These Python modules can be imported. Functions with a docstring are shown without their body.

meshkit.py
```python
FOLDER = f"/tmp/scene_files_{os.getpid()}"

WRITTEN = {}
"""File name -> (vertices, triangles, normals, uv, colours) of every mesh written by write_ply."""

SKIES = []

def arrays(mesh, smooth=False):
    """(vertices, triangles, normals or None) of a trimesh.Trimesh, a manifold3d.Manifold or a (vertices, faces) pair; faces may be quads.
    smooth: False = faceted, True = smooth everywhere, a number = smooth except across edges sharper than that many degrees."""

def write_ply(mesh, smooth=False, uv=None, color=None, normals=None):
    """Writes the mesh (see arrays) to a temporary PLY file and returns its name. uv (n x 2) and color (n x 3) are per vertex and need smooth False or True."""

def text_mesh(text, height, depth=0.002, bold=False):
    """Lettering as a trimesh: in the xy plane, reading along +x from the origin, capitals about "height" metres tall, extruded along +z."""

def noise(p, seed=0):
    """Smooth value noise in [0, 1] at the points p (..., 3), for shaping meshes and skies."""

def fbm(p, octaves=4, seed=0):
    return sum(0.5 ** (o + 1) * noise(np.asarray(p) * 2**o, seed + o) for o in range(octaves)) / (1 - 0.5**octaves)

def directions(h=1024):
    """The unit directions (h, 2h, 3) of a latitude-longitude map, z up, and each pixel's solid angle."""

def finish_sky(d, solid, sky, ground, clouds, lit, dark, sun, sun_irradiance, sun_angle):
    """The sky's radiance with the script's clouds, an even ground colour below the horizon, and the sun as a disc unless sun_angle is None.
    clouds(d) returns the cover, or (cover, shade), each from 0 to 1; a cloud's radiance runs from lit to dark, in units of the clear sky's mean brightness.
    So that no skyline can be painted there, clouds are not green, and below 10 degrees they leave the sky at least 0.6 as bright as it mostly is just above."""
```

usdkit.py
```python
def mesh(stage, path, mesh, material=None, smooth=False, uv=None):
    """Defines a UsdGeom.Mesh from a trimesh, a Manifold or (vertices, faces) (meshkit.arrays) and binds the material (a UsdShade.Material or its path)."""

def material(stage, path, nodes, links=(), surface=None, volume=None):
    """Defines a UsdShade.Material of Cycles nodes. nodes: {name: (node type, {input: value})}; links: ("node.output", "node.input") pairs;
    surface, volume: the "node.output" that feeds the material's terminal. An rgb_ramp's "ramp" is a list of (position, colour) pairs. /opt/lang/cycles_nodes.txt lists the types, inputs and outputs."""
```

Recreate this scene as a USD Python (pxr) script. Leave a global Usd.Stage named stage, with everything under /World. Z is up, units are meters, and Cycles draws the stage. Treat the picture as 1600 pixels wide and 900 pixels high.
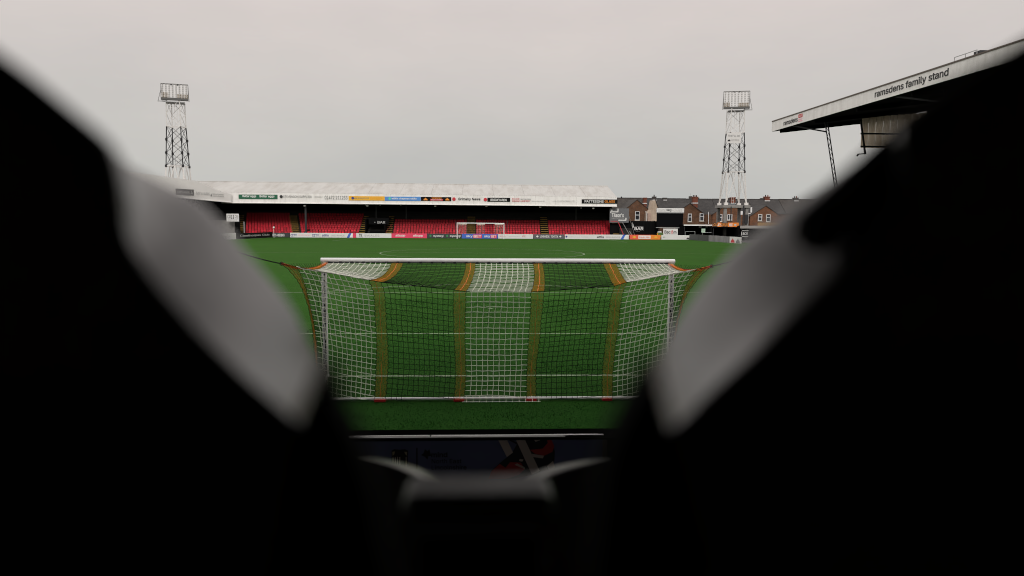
import math, random
import numpy as np, trimesh, shapely.geometry as sg
from pxr import Usd, UsdGeom, UsdLux, UsdShade, Gf, Sdf, Vt
import usdkit, meshkit

stage = Usd.Stage.CreateInMemory()
UsdGeom.SetStageUpAxis(stage, 'Z'); UsdGeom.SetStageMetersPerUnit(stage, 1.0)
UsdGeom.Xform.Define(stage, '/World'); UsdGeom.Scope.Define(stage, '/World/Looks')
random.seed(7); rng = np.random.default_rng(7)

# ------------------------------------------------------------------ camera
# world: origin at the centre of the near goal line, +y towards the far goal, z up, metres
FPX = 1139.25                                        # focal length in pixels of a 1600 px wide picture
C = np.array([-0.4761, -15.5634, 3.4188])
YAW, PIT, ROLL = 0.047537, 0.096201, 0.006257
FW = np.array([math.sin(YAW) * math.cos(PIT), math.cos(YAW) * math.cos(PIT), -math.sin(PIT)])
_r = np.array([math.cos(YAW), -math.sin(YAW), 0]); _u = np.cross(_r, FW)
RT = math.cos(ROLL) * _r + math.sin(ROLL) * _u
UP = -math.sin(ROLL) * _r + math.cos(ROLL) * _u
cam = UsdGeom.Camera.Define(stage, '/World/camera')
m4 = Gf.Matrix4d(*RT, 0, *UP, 0, *(-FW), 0, *C, 1)
cam.AddTransformOp().Set(m4)
cam.CreateHorizontalApertureAttr(36.0); cam.CreateVerticalApertureAttr(20.25)
cam.CreateFocalLengthAttr(36.0 * FPX / 1600)
cam.CreateFStopAttr(2.1); cam.CreateFocusDistanceAttr(30.0)
cam.CreateClippingRangeAttr(Gf.Vec2f(0.05, 5000))
cam.CreateExposureAttr(0.0)

def ray(px, py):
    return FW + RT * (px - 800) / FPX - UP * (py - 450) / FPX
def at(px, py, Y=None, Z=None, X=None):
    """The place in the world that a point of the photograph shows, given one of its coordinates."""
    d = ray(px, py)
    t = (Y - C[1]) / d[1] if Y is not None else (Z - C[2]) / d[2] if Z is not None else (X - C[0]) / d[0]
    return C + t * d

# ------------------------------------------------------------------ sky and light (bright, even overcast)
SUN_EL, SUN_AZ = math.radians(36), math.radians(178)          # azimuth from +y towards +x
sunv = np.array([math.sin(SUN_AZ) * math.cos(SUN_EL), math.cos(SUN_AZ) * math.cos(SUN_EL), math.sin(SUN_EL)])
usdkit.material(stage, '/World/Looks/overcast_sky', {
    'tc': ('texture_coordinate', {}),
    'sep': ('separate_xyz', {}),
    'band': ('rgb_ramp', {'ramp': [(0.0, (0.505, 0.515, 0.505)), (0.05, (0.535, 0.530, 0.508)), (0.13, (0.600, 0.573, 0.545)), (0.26, (0.690, 0.625, 0.598)), (0.45, (0.86, 0.80, 0.775)), (0.7, (1.08, 1.04, 1.02)), (1.0, (1.25, 1.21, 1.19))]}),
    'map': ('mapping', {'scale': (1.6, 1.6, 4.5)}),
    'n': ('noise_texture', {'scale': 1.7, 'detail': 6, 'roughness': 0.55}),
    'cl': ('rgb_ramp', {'ramp': [(0.3, (0.925, 0.935, 0.945)), (0.7, (1.045, 1.04, 1.035))]}),
    'mul': ('mix', {'mix_type': 'multiply', 'fac': 1.0}),
    'ten': ('mix', {'mix_type': 'multiply', 'fac': 1.0, 'color2': (10.0, 10.0, 10.0)}),
    'sky': ('sky_texture', {'sky_type': 'single_scattering', 'sun_disc': False, 'sun_elevation': SUN_EL, 'sun_rotation': SUN_AZ}),
    'mix': ('mix', {'mix_type': 'mix', 'fac': 0.985}),
    'bg': ('background_shader', {'strength': 0.1}),
}, [('tc.generated', 'sep.vector'), ('sep.z', 'band.fac'), ('tc.generated', 'map.vector'), ('map.vector', 'n.vector'), ('n.fac', 'cl.fac'),
    ('band.color', 'mul.color1'), ('cl.color', 'mul.color2'), ('mul.color', 'ten.color1'), ('sky.color', 'mix.color1'), ('ten.color', 'mix.color2'), ('mix.color', 'bg.color')],
    surface='bg.background')
dome = UsdLux.DomeLight.Define(stage, '/World/sky')
UsdShade.MaterialBindingAPI.Apply(dome.GetPrim()).Bind(UsdShade.Material.Get(stage, '/World/Looks/overcast_sky'))
dome.GetPrim().SetCustomDataByKey('kind', 'structure')
sun = UsdLux.DistantLight.Define(stage, '/World/sun')
sun.CreateIntensityAttr(0.4); sun.CreateAngleAttr(18.0); sun.CreateNormalizeAttr(True); sun.CreateColorAttr(Gf.Vec3f(1.0, 0.97, 0.93))
_z = sunv; _x = np.cross([0, 0, 1], _z); _x /= np.linalg.norm(_x); _y = np.cross(_z, _x)
sun.AddTransformOp().Set(Gf.Matrix4d(*_x, 0, *_y, 0, *_z, 0, 0, 0, 40, 1))

# ------------------------------------------------------------------ helpers: materials
LOOKS = {}
def look(name, col, rough=0.6, spec=0.5, vary=0.0, scale=3.0, stretch=(1, 1, 1), dirt=None, bump=0.0, bump_scale=40.0, metallic=0.0, per_object=0.0, coat=0.0):
    """A painted, plastic or mineral surface: base colour with an uneven tone, optional dirt of another colour, optional fine relief."""
    if name in LOOKS: return LOOKS[name]
    n = {'p': ('principled_bsdf', {'base_color': col, 'roughness': rough, 'specular_ior_level': spec, 'metallic': metallic, 'coat_weight': coat})}
    l = []; src = None
    if vary or dirt or bump:
        n['g'] = ('geometry', {}); n['mp'] = ('mapping', {'scale': stretch}); l += [('g.position', 'mp.vector')]
    if vary:
        n['n'] = ('noise_texture', {'scale': scale, 'detail': 5, 'roughness': 0.6})
        a = np.array(col)
        n['r'] = ('rgb_ramp', {'ramp': [(0.28, tuple(a * (1 - vary))), (0.72, tuple(np.minimum(a * (1 + vary), 0.92)))]})
        l += [('mp.vector', 'n.vector'), ('n.fac', 'r.fac')]; src = 'r.color'
    if per_object:
        n['oi'] = ('object_info', {}); n['hs'] = ('map_range', {'from_min': 0, 'from_max': 1, 'to_min': 1 - per_object, 'to_max': 1 + per_object})
        n['hv'] = ('hsv', {'color': col}); l += [('oi.random', 'hs.value'), ('hs.result', 'hv.value')]
        if src: l += [(src, 'hv.color')]
        src = 'hv.color'
    if dirt:
        dcol, damt, dscale, dstretch = dirt
        n['md'] = ('mapping', {'scale': dstretch}); n['nd'] = ('noise_texture', {'scale': dscale, 'detail': 6, 'roughness': 0.65})
        n['rd'] = ('rgb_ramp', {'ramp': [(0.45, (0, 0, 0)), (0.75, (damt,) * 3)]})
        n['mxd'] = ('mix', {'mix_type': 'mix', 'color1': col, 'color2': dcol})
        l += [('g.position', 'md.vector'), ('md.vector', 'nd.vector'), ('nd.fac', 'rd.fac'), ('rd.color', 'mxd.fac')]
        if src: l += [(src, 'mxd.color1')]
        src = 'mxd.color'
    if src: l += [(src, 'p.base_color')]
    if bump:
        n['nb'] = ('noise_texture', {'scale': bump_scale, 'detail': 4}); n['b'] = ('bump', {'strength': bump, 'distance': 0.01})
        l += [('g.position', 'nb.vector'), ('nb.fac', 'b.height'), ('b.normal', 'p.normal')]
    LOOKS[name] = usdkit.material(stage, '/World/Looks/' + name, n, l, surface='p.BSDF')
    return LOOKS[name]

def brick_look(name, c1, c2, mortar, along=(1, 0), rough=0.9):
    """Courses of brick on a far wall: one brick 0.225 x 0.075 m."""
    if name in LOOKS: return LOOKS[name]
    n = {'g': ('geometry', {}), 's': ('separate_xyz', {}), 'add': ('math', {'math_type': 'add'}), 'c': ('combine_xyz', {}),
         'b': ('brick_texture', {'color1': c1, 'color2': c2, 'mortar': mortar, 'scale': 1.0, 'mortar_size': 0.008, 'brick_width': 0.225, 'row_height': 0.075, 'bias': -0.1}),
         'n': ('noise_texture', {'scale': 1.4, 'detail': 6, 'roughness': 0.65}), 'r': ('rgb_ramp', {'ramp': [(0.25, (0.62, 0.62, 0.62)), (0.75, (1.25, 1.2, 1.18))]}),
         'm': ('mix', {'mix_type': 'multiply', 'fac': 1.0}), 'p': ('principled_bsdf', {'roughness': rough, 'specular_ior_level': 0.2})}
    l = [('g.position', 's.vector'), ('s.x', 'add.value1'), ('s.y', 'add.value2'), ('add.value', 'c.x'), ('s.z', 'c.y'), ('c.vector', 'b.vector'),
         ('g.position', 'n.vector'), ('n.fac', 'r.fac'), ('b.color', 'm.color1'), ('r.color', 'm.color2'), ('m.color', 'p.base_color')]
    LOOKS[name] = usdkit.material(stage, '/World/Looks/' + name, n, l, surface='p.BSDF'); return LOOKS[name]

def slate_look(name, c1, c2):
    if name in LOOKS: return LOOKS[name]
    n = {'g': ('geometry', {}), 's': ('separate_xyz', {}), 'c': ('combine_xyz', {}),
         'b': ('brick_texture', {'color1': c1, 'color2': c2, 'mortar': tuple(np.array(c1) * 0.45), 'scale': 1.0, 'mortar_size': 0.012, 'brick_width': 0.3, 'row_height': 0.16}),
         'n': ('noise_texture', {'scale': 0.9, 'detail': 6, 'roughness': 0.7}), 'r': ('rgb_ramp', {'ramp': [(0.25, (0.7, 0.7, 0.7)), (0.75, (1.3, 1.27, 1.22))]}),
         'm': ('mix', {'mix_type': 'multiply', 'fac': 1.0}), 'p': ('principled_bsdf', {'roughness': 0.75, 'specular_ior_level': 0.3})}
    l = [('g.position', 's.vector'), ('s.x', 'c.x'), ('s.z', 'c.y'), ('c.vector', 'b.vector'), ('g.position', 'n.vector'), ('n.fac', 'r.fac'),
         ('b.color', 'm.color1'), ('r.color', 'm.color2'), ('m.color', 'p.base_color')]
    LOOKS[name] = usdkit.material(stage, '/World/Looks/' + name, n, l, surface='p.BSDF'); return LOOKS[name]

WHITE = look('white_paint', (0.78, 0.76, 0.74), 0.45, vary=0.06, scale=2.0)
WHITE_MARK = look('white_lettering', (0.8, 0.79, 0.77), 0.5)
BLACK_MARK = look('black_lettering', (0.015, 0.015, 0.016), 0.6)
GREY_MARK = look('pale_grey_lettering', (0.42, 0.41, 0.40), 0.6)
MID_MARK = look('mid_grey_lettering', (0.2, 0.2, 0.2), 0.6)
RED_MARK = look('red_lettering', (0.55, 0.03, 0.04), 0.5)
ORANGE_MARK = look('orange_lettering', (0.8, 0.27, 0.03), 0.5)
BLACK = look('black_cladding', (0.004, 0.004, 0.0043), 0.8, spec=0.08, vary=0.3, scale=1.5)
BLACK_STEEL = look('black_steel', (0.018, 0.018, 0.02), 0.5)
GALV = look('galvanised_steel', (0.42, 0.42, 0.42), 0.45, metallic=0.6, vary=0.15, scale=8)
CONCRETE = look('concrete', (0.24, 0.23, 0.215), 0.9, spec=0.2, vary=0.22, scale=1.8, bump=0.3, bump_scale=25)
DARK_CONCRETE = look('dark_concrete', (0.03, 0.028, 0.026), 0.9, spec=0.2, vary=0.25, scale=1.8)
GLASS_DARK = look('dark_window_glass', (0.02, 0.022, 0.026), 0.08, spec=0.8)

# ------------------------------------------------------------------ helpers: shapes
def box(x0, x1, y0, y1, z0, z1):
    b = trimesh.creation.box([abs(x1 - x0), abs(y1 - y0), abs(z1 - z0)]); b.apply_translation([(x0 + x1) / 2, (y0 + y1) / 2, (z0 + z1) / 2]); return b
def join(*ms):
    ms = [m for m in (ms[0] if len(ms) == 1 and isinstance(ms[0], list) else ms) if m is not None]
    return trimesh.util.concatenate(ms)
def bar(p, q, w, h=None, up=(0, 0, 1)):
    """A straight bar of rectangular section w x h from p to q."""
    p, q = np.asarray(p, float), np.asarray(q, float); d = q - p; L = np.linalg.norm(d); d = d / L
    a = np.cross(d, up)
    if np.linalg.norm(a) < 1e-3: a = np.cross(d, (0, 1, 0))
    a /= np.linalg.norm(a); b = np.cross(a, d); h = h or w
    m = trimesh.creation.box([w, L, h]); T = np.eye(4); T[:3, 0], T[:3, 1], T[:3, 2], T[:3, 3] = a, d, np.cross(a, d), (p + q) / 2
    m.apply_transform(T); return m
def tube(pts, r, sides=8, caps=True):
    p = np.asarray(pts, float); t = np.gradient(p, axis=0); t /= np.linalg.norm(t, axis=1, keepdims=True) + 1e-12
    ref = np.where(np.abs(t[:, 2:]) < 0.9, [[0, 0, 1.0]], [[1.0, 0, 0]])
    a = np.cross(t, ref); a /= np.linalg.norm(a, axis=1, keepdims=True) + 1e-12; b = np.cross(t, a)
    ang = np.arange(sides) * 2 * math.pi / sides; rr = np.broadcast_to(r, (len(p),))
    v = p[:, None] + rr[:, None, None] * (np.cos(ang)[None, :, None] * a[:, None] + np.sin(ang)[None, :, None] * b[:, None])
    n = len(p); i, j = np.meshgrid(np.arange(n - 1), np.arange(sides), indexing='ij'); k = (j + 1) % sides
    f = np.stack([i * sides + j, i * sides + k, (i + 1) * sides + k, (i + 1) * sides + j], -1).reshape(-1, 4)
    tri = np.vstack([f[:, [0, 2, 1]], f[:, [0, 3, 2]]]); v = v.reshape(-1, 3)
    if caps:
        fan = [[0, q, q + 1] for q in range(1, sides - 1)]
        fan += [[(n - 1) * sides, (n - 1) * sides + q + 1, (n - 1) * sides + q] for q in range(1, sides - 1)]
        tri = np.vstack([tri, fan])
    m = trimesh.Trimesh(v, tri, process=False)
    return m
def poly_solid(pts2, p0, r, u, thick):
    """A flat outline (in metres along r and u from p0) given a thickness away from the viewer; its front lies on the plane."""
    r, u = np.asarray(r, float), np.asarray(u, float); n = np.cross(r, u)
    m = trimesh.creation.extrude_polygon(sg.Polygon(pts2).buffer(0), thick, engine='earcut')
    T = np.eye(4); T[:3, 0], T[:3, 1], T[:3, 2], T[:3, 3] = r, u, n, np.asarray(p0, float) - n * thick
    m.apply_transform(T); return m
def disc(c, rad, r, u, thick, n=20):
    return poly_solid([(rad * math.cos(a), rad * math.sin(a)) for a in np.linspace(0, 2 * math.pi, n, endpoint=False)], c, r, u, thick)
def letters(s, p0, r, u, w, h, bold=False, depth=0.012, slant=0.0):
    """The words s fitted into a w x h box whose lower left corner is p0; the letters stand out towards the viewer."""
    m = meshkit.text_mesh(s, 1.0, 1.0, bold); b = m.bounds; v = m.vertices - b[0]
    v = v / (b[1] - b[0]); n = np.cross(r, u)
    v[:, 0] += slant * v[:, 1]
    P = np.asarray(p0) + v[:, :1] * w * np.asarray(r) + v[:, 1:2] * h * np.asarray(u) + v[:, 2:3] * depth * n
    return trimesh.Trimesh(P, m.faces, process=False)
def loft(rings, close_ends=True):
    """A solid skinned over closed rings with equally many points."""
    R = [np.asarray(x, float) for x in rings]; k = len(R[0]); v = np.vstack(R); f = []
    for i in range(len(R) - 1):
        for j in range(k):
            a, b = i * k + j, i * k + (j + 1) % k; f += [[a, b, b + k], [a, b + k, a + k]]
    m = trimesh.Trimesh(v, np.array(f), process=False)
    return m
def catmull(pts, per=8):
    p = np.asarray(pts, float); q = np.vstack([2 * p[0] - p[1], p, 2 * p[-1] - p[-2]]); out = []
    for i in range(1, len(q) - 2):
        for t in np.linspace(0, 1, per, endpoint=False):
            a, b, c, d = q[i - 1], q[i], q[i + 1], q[i + 2]
            out.append(0.5 * (2 * b + (c - a) * t + (2 * a - 5 * b + 4 * c - d) * t * t + (3 * b - a - 3 * c + d) * t ** 3))
    out.append(p[-1]); return np.array(out)

# ------------------------------------------------------------------ helpers: prims
USED = {}; BASE = {}
def numbered(parent, name):
    k = USED.setdefault((parent, name), 0); USED[(parent, name)] += 1
    return f'{parent}/{name}' if k == 0 else f'{parent}/{name}_{k:03d}'
def data(prim, **kw):
    for k, v in kw.items():
        if v: prim.SetCustomDataByKey(k, v)
def thing(name, label, category, loc=(0, 0, 0), group=None, kind=None):
    path = numbered('/World', name); x = UsdGeom.Xform.Define(stage, path); x.AddTranslateOp().Set(Gf.Vec3d(*map(float, loc)))
    BASE[path] = np.array(loc, float); data(x.GetPrim(), label=label, category=category, group=group, kind=kind); return path
def part(parent, name, mesh, material, smooth=False, label=None, kind=None):
    """A part (or sub-part) built in world coordinates and stored relative to its thing."""
    top = '/'.join(parent.split('/')[:3]); path = numbered(parent, name); mesh = mesh.copy(); mesh.vertices = mesh.vertices - BASE[top]
    m = usdkit.mesh(stage, path, mesh, material, smooth); data(m.GetPrim(), label=label, kind=kind); return path
def solo(name, label, category, mesh, material, smooth=False, group=None, kind=None):
    path = numbered('/World', name); m = usdkit.mesh(stage, path, mesh, material, smooth); data(m.GetPrim(), label=label, category=category, group=group, kind=kind); return path
def structure(name, mesh, material, smooth=False, kind='structure', label=None, category=None):
    path = numbered('/World', name); m = usdkit.mesh(stage, path, mesh, material, smooth); data(m.GetPrim(), kind=kind, label=label, category=category); return path
def copy_of(src, loc, label=None, group=None, rz=0.0):
    name = src.split('/')[-1]; path = numbered('/World', name); x = UsdGeom.Xform.Define(stage, path)
    p = x.GetPrim(); p.GetReferences().AddInternalReference(src)
    x.ClearXformOpOrder(); x.AddTranslateOp().Set(Gf.Vec3d(*map(float, loc)))
    if rz: x.AddRotateZOp().Set(rz)
    p.SetInstanceable(True)
    was = stage.GetPrimAtPath(src).GetCustomData()
    data(p, label=label or was.get('label'), category=was.get('category'), group=group or was.get('group')); BASE[path] = np.array(loc, float); return path

X_, Y_, Z_ = np.eye(3)
VIEW = dict(r=X_, u=Z_)                                # a face that looks towards the camera end of the ground (-y)

# ------------------------------------------------------------------ ground and pitch
L = 101.0; CROWN = 0.208
def crown(x, y):
    t = np.clip(np.asarray(y, float) / L, 0, 1); return CROWN * 4 * t * (1 - t) * np.clip(1 - (np.abs(x) / 46.0) ** 4, 0, 1)
g = trimesh.Trimesh([(-2500, -2500, -0.12), (2500, -2500, -0.12), (2500, 2500, -0.12), (-2500, 2500, -0.12)], [[0, 1, 2], [0, 2, 3]], process=False)
structure('ground', g, look('asphalt_ground', (0.07, 0.068, 0.065), 0.9, spec=0.2, vary=0.25, scale=0.7))

def grass_look():
    n = {'g': ('geometry', {}), 's': ('separate_xyz', {}),
         'w': ('math', {'math_type': 'multiply', 'value2': 2 * math.pi / 11.0}), 'si': ('math', {'math_type': 'sine'}),
         'st': ('map_range', {'from_min': -0.35, 'from_max': 0.35, 'to_min': 0.94, 'to_max': 1.06, 'clamp': True}),
         'mp': ('mapping', {'scale': (0.35, 1.0, 1.0)}), 'n1': ('noise_texture', {'scale': 0.9, 'detail': 7, 'roughness': 0.66}),
         'n2': ('noise_texture', {'scale': 38.0, 'detail': 4, 'roughness': 0.7}), 'n3': ('noise_texture', {'scale': 0.09, 'detail': 3}),
         'r1': ('rgb_ramp', {'ramp': [(0.28, (0.0045, 0.034, 0.0035)), (0.52, (0.0070, 0.048, 0.0050)), (0.76, (0.017, 0.064, 0.0085))]}),
         'r2': ('rgb_ramp', {'ramp': [(0.3, (0.62, 0.66, 0.6)), (0.7, (1.32, 1.28, 1.3))]}),
         'r3': ('rgb_ramp', {'ramp': [(0.3, (0.90, 0.92, 0.9)), (0.7, (1.1, 1.06, 1.1))]}),
         'm1': ('mix', {'mix_type': 'multiply', 'fac': 0.75}), 'm2': ('mix', {'mix_type': 'multiply', 'fac': 1.0}),
         'hv': ('hsv', {}), 'b': ('bump', {'strength': 0.6, 'distance': 0.02}),
         'p': ('principled_bsdf', {'roughness': 0.85, 'specular_ior_level': 0.02, 'sheen_weight': 0.24, 'sheen_roughness': 0.32, 'sheen_tint': (0.42, 0.76, 0.13)})}
    l = [('g.position', 's.vector'), ('s.y', 'w.value1'), ('w.value', 'si.value1'), ('si.value', 'st.value'),
         ('g.position', 'mp.vector'), ('mp.vector', 'n1.vector'), ('mp.vector', 'n2.vector'), ('g.position', 'n3.vector'),
         ('n1.fac', 'r1.fac'), ('n2.fac', 'r2.fac'), ('n3.fac', 'r3.fac'), ('r1.color', 'm1.color1'), ('r2.color', 'm1.color2'),
         ('m1.color', 'm2.color1'), ('r3.color', 'm2.color2'), ('m2.color', 'hv.color'), ('st.result', 'hv.value'), ('hv.color', 'p.base_color'),
         ('n2.fac', 'b.height'), ('b.normal', 'p.normal')]
    return usdkit.material(stage, '/World/Looks/pitch_grass', n, l, surface='p.BSDF')
GRASS = grass_look()
xs = np.linspace(-38, 38, 39); ys = np.concatenate([[-7.3], np.linspace(0, L, 60), [104.6]])
XX, YY = np.meshgrid(xs, ys); ZZ = crown(XX, YY); nv = len(xs)
fq = [[i * nv + j, i * nv + j + 1, (i + 1) * nv + j + 1, (i + 1) * nv + j] for i in range(len(ys) - 1) for j in range(nv - 1)]
structure('pitch', (np.stack([XX, YY, ZZ], -1).reshape(-1, 3), fq), GRASS, True)

# tufts of grass standing up in the nearest strip, behind the goal
def blades(n, h):
    x = rng.uniform(-5.5, 5.5, n); y = -7.0 + 21.0 * rng.uniform(0, 1, n) ** 1.9; a = rng.uniform(0, math.pi, n); w = 0.004 + 0.0003 * (y + 7)
    patch = meshkit.noise(np.stack([x * 1.3, y * 2.2, 0 * x], -1), 3); hh = h * rng.uniform(0.5, 1.2, n) * (0.55 + 0.8 * patch); lx, ly = rng.normal(0, 0.5, n) * hh, rng.normal(0, 0.5, n) * hh
    z = crown(x, y)
    v = np.stack([np.stack([x - w * np.cos(a), y - w * np.sin(a), z - 0.003], -1), np.stack([x + w * np.cos(a), y + w * np.sin(a), z - 0.003], -1), np.stack([x + lx, y + ly, z + hh], -1)], 1).reshape(-1, 3)
    nr = np.repeat(np.stack([rng.normal(0, .35, n), rng.normal(0, .35, n), np.ones(n)], -1), 3, 0); nr /= np.linalg.norm(nr, axis=1, keepdims=True)
    return trimesh.Trimesh(v, np.arange(3 * n).reshape(-1, 3), process=False), nr
bm, bn = blades(150000, 0.022)
bp = structure('grass_blades', bm, look('grass_blade', (0.0075, 0.048, 0.0055), 0.8, spec=0.05, vary=0.35, scale=2.2), kind='stuff', label='short upright grass blades in the strip of turf behind the near goal', category='grass')
UsdGeom.Mesh.Get(stage, bp).CreateNormalsAttr(Vt.Vec3fArray.FromNumpy(bn.astype(np.float32))); UsdGeom.Mesh.Get(stage, bp).SetNormalsInterpolation('vertex')

# painted lines, worn to a pale green
LINE = look('pitch_line_paint', (0.25, 0.30, 0.20), 0.9, spec=0.1, dirt=((0.06, 0.15, 0.04), 0.9, 5.0, (1, 1, 1)), vary=0.15, scale=6)
def strip(pts, w=0.11, closed=False, lift=0.006):
    p = np.array(pts, float); t = np.gradient(p, axis=0)
    if closed: t = np.roll(p, -1, 0) - np.roll(p, 1, 0)
    t /= np.linalg.norm(t, axis=1, keepdims=True); nrm = np.stack([-t[:, 1], t[:, 0]], -1)
    a, b = p + nrm * w / 2, p - nrm * w / 2; n = len(p)
    v = np.vstack([np.column_stack([a, crown(a[:, 0], a[:, 1]) + lift]), np.column_stack([b, crown(b[:, 0], b[:, 1]) + lift])])
    f = [[n + i, n + (i + 1) % n, (i + 1) % n, i] for i in range(n if closed else n - 1)]
    return trimesh.Trimesh(*trimesh.remesh.subdivide(v, np.array([[q[0], q[1], q[2]] for q in f] + [[q[0], q[2], q[3]] for q in f])) if False else (v, np.array([[q[0], q[1], q[2]] for q in f] + [[q[0], q[2], q[3]] for q in f])), process=False)
def seg(a, b, n=60): return np.linspace(a, b, n)
def arc(c, r, a0, a1, n=80): return [(c[0] + r * math.cos(t), c[1] + r * math.sin(t)) for t in np.linspace(a0, a1, n)]
W2 = 34.0
pen = math.acos(5.5 / 9.15)
for nm, lines in {
    'goal_line': [seg((-W2, 0), (W2, 0))], 'goal_line_far': [seg((-W2, L), (W2, L))], 'touch_line': [seg((-W2, 0), (-W2, L)), seg((W2, 0), (W2, L))],
    'halfway_line': [seg((-W2, L / 2), (W2, L / 2))],
    'six_yard_box': [seg((-9.16, 0.06), (-9.16, 5.5)), seg((9.16, 0.06), (9.16, 5.5)), seg((-9.22, 5.5), (9.22, 5.5))],
    'penalty_box': [seg((-20.16, 0.06), (-20.16, 16.5)), seg((20.16, 0.06), (20.16, 16.5)), seg((-20.22, 16.5), (20.22, 16.5))],
    'penalty_arc': [arc((0, 11), 9.15, math.pi / 2 - pen, math.pi / 2 + pen)],
    'far_penalty_box': [seg((-20.16, L - 16.5), (20.16, L - 16.5)), seg((-20.16, L - 16.5), (-20.16, L - 0.06)), seg((20.16, L - 16.5), (20.16, L - 0.06))],
}.items():
    structure('pitch_line' if nm != 'goal_line' else 'pitch_line', join([strip(s) for s in lines]), LINE)
structure('pitch_line', strip(arc((0, L / 2), 9.15, 0, 2 * math.pi, 160)[:-1], closed=True, lift=0.010), LINE)
structure('pitch_line', strip(arc((0, 11), 0.06, 0, 2 * math.pi, 12)[:-1], w=0.1, closed=True, lift=0.010), LINE)

# ------------------------------------------------------------------ near goal and its net
goal = thing('goal', 'large white goal in the foreground with striped white, black and orange net', 'goal', (0, 0, 0))
PAINT = look('goal_white_enamel', (0.86, 0.845, 0.835), 0.3, vary=0.05, scale=5)
for s in (-1, 1):
    part(goal, 'post', tube([(s * 3.72, 0, -0.02), (s * 3.72, 0, 2.435)], 0.06, 16), PAINT, 40)
cb = part(goal, 'crossbar', tube([(-3.78, 0, 2.50), (3.78, 0, 2.50)], 0.05, 16), PAINT, 40)
clips = [box(x - 0.028, x + 0.028, -0.085, -0.058, 2.435, 2.475) for x in np.arange(-3.6, 3.65, 0.24)]
clips += [box(-3.6, 3.6, -0.068, -0.045, 2.442, 2.462)]
part(goal, 'net_clip_rail', join(clips), BLACK_STEEL, kind='stuff')
for s in (-1, 1):
    part(goal, 'net_clip_strip', join([box(s * 3.70 - 0.012, s * 3.70 + 0.012, -0.085, -0.055, z - 0.016, z + 0.024) for z in np.arange(0.12, 2.4, 0.13)]), BLACK_STEEL, kind='stuff')
YB = -2.17
part(goal, 'ground_bar', tube([(-3.55, YB, 0.045), (3.55, YB, 0.045)], 0.034, 12), PAINT, 40)
for s in (-1, 1):
    part(goal, 'ground_side_bar', tube([(s * 3.55, YB + 0.036, 0.045), (s * 3.66, -0.07, 0.045)], 0.032, 10), PAINT, 40)

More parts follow.
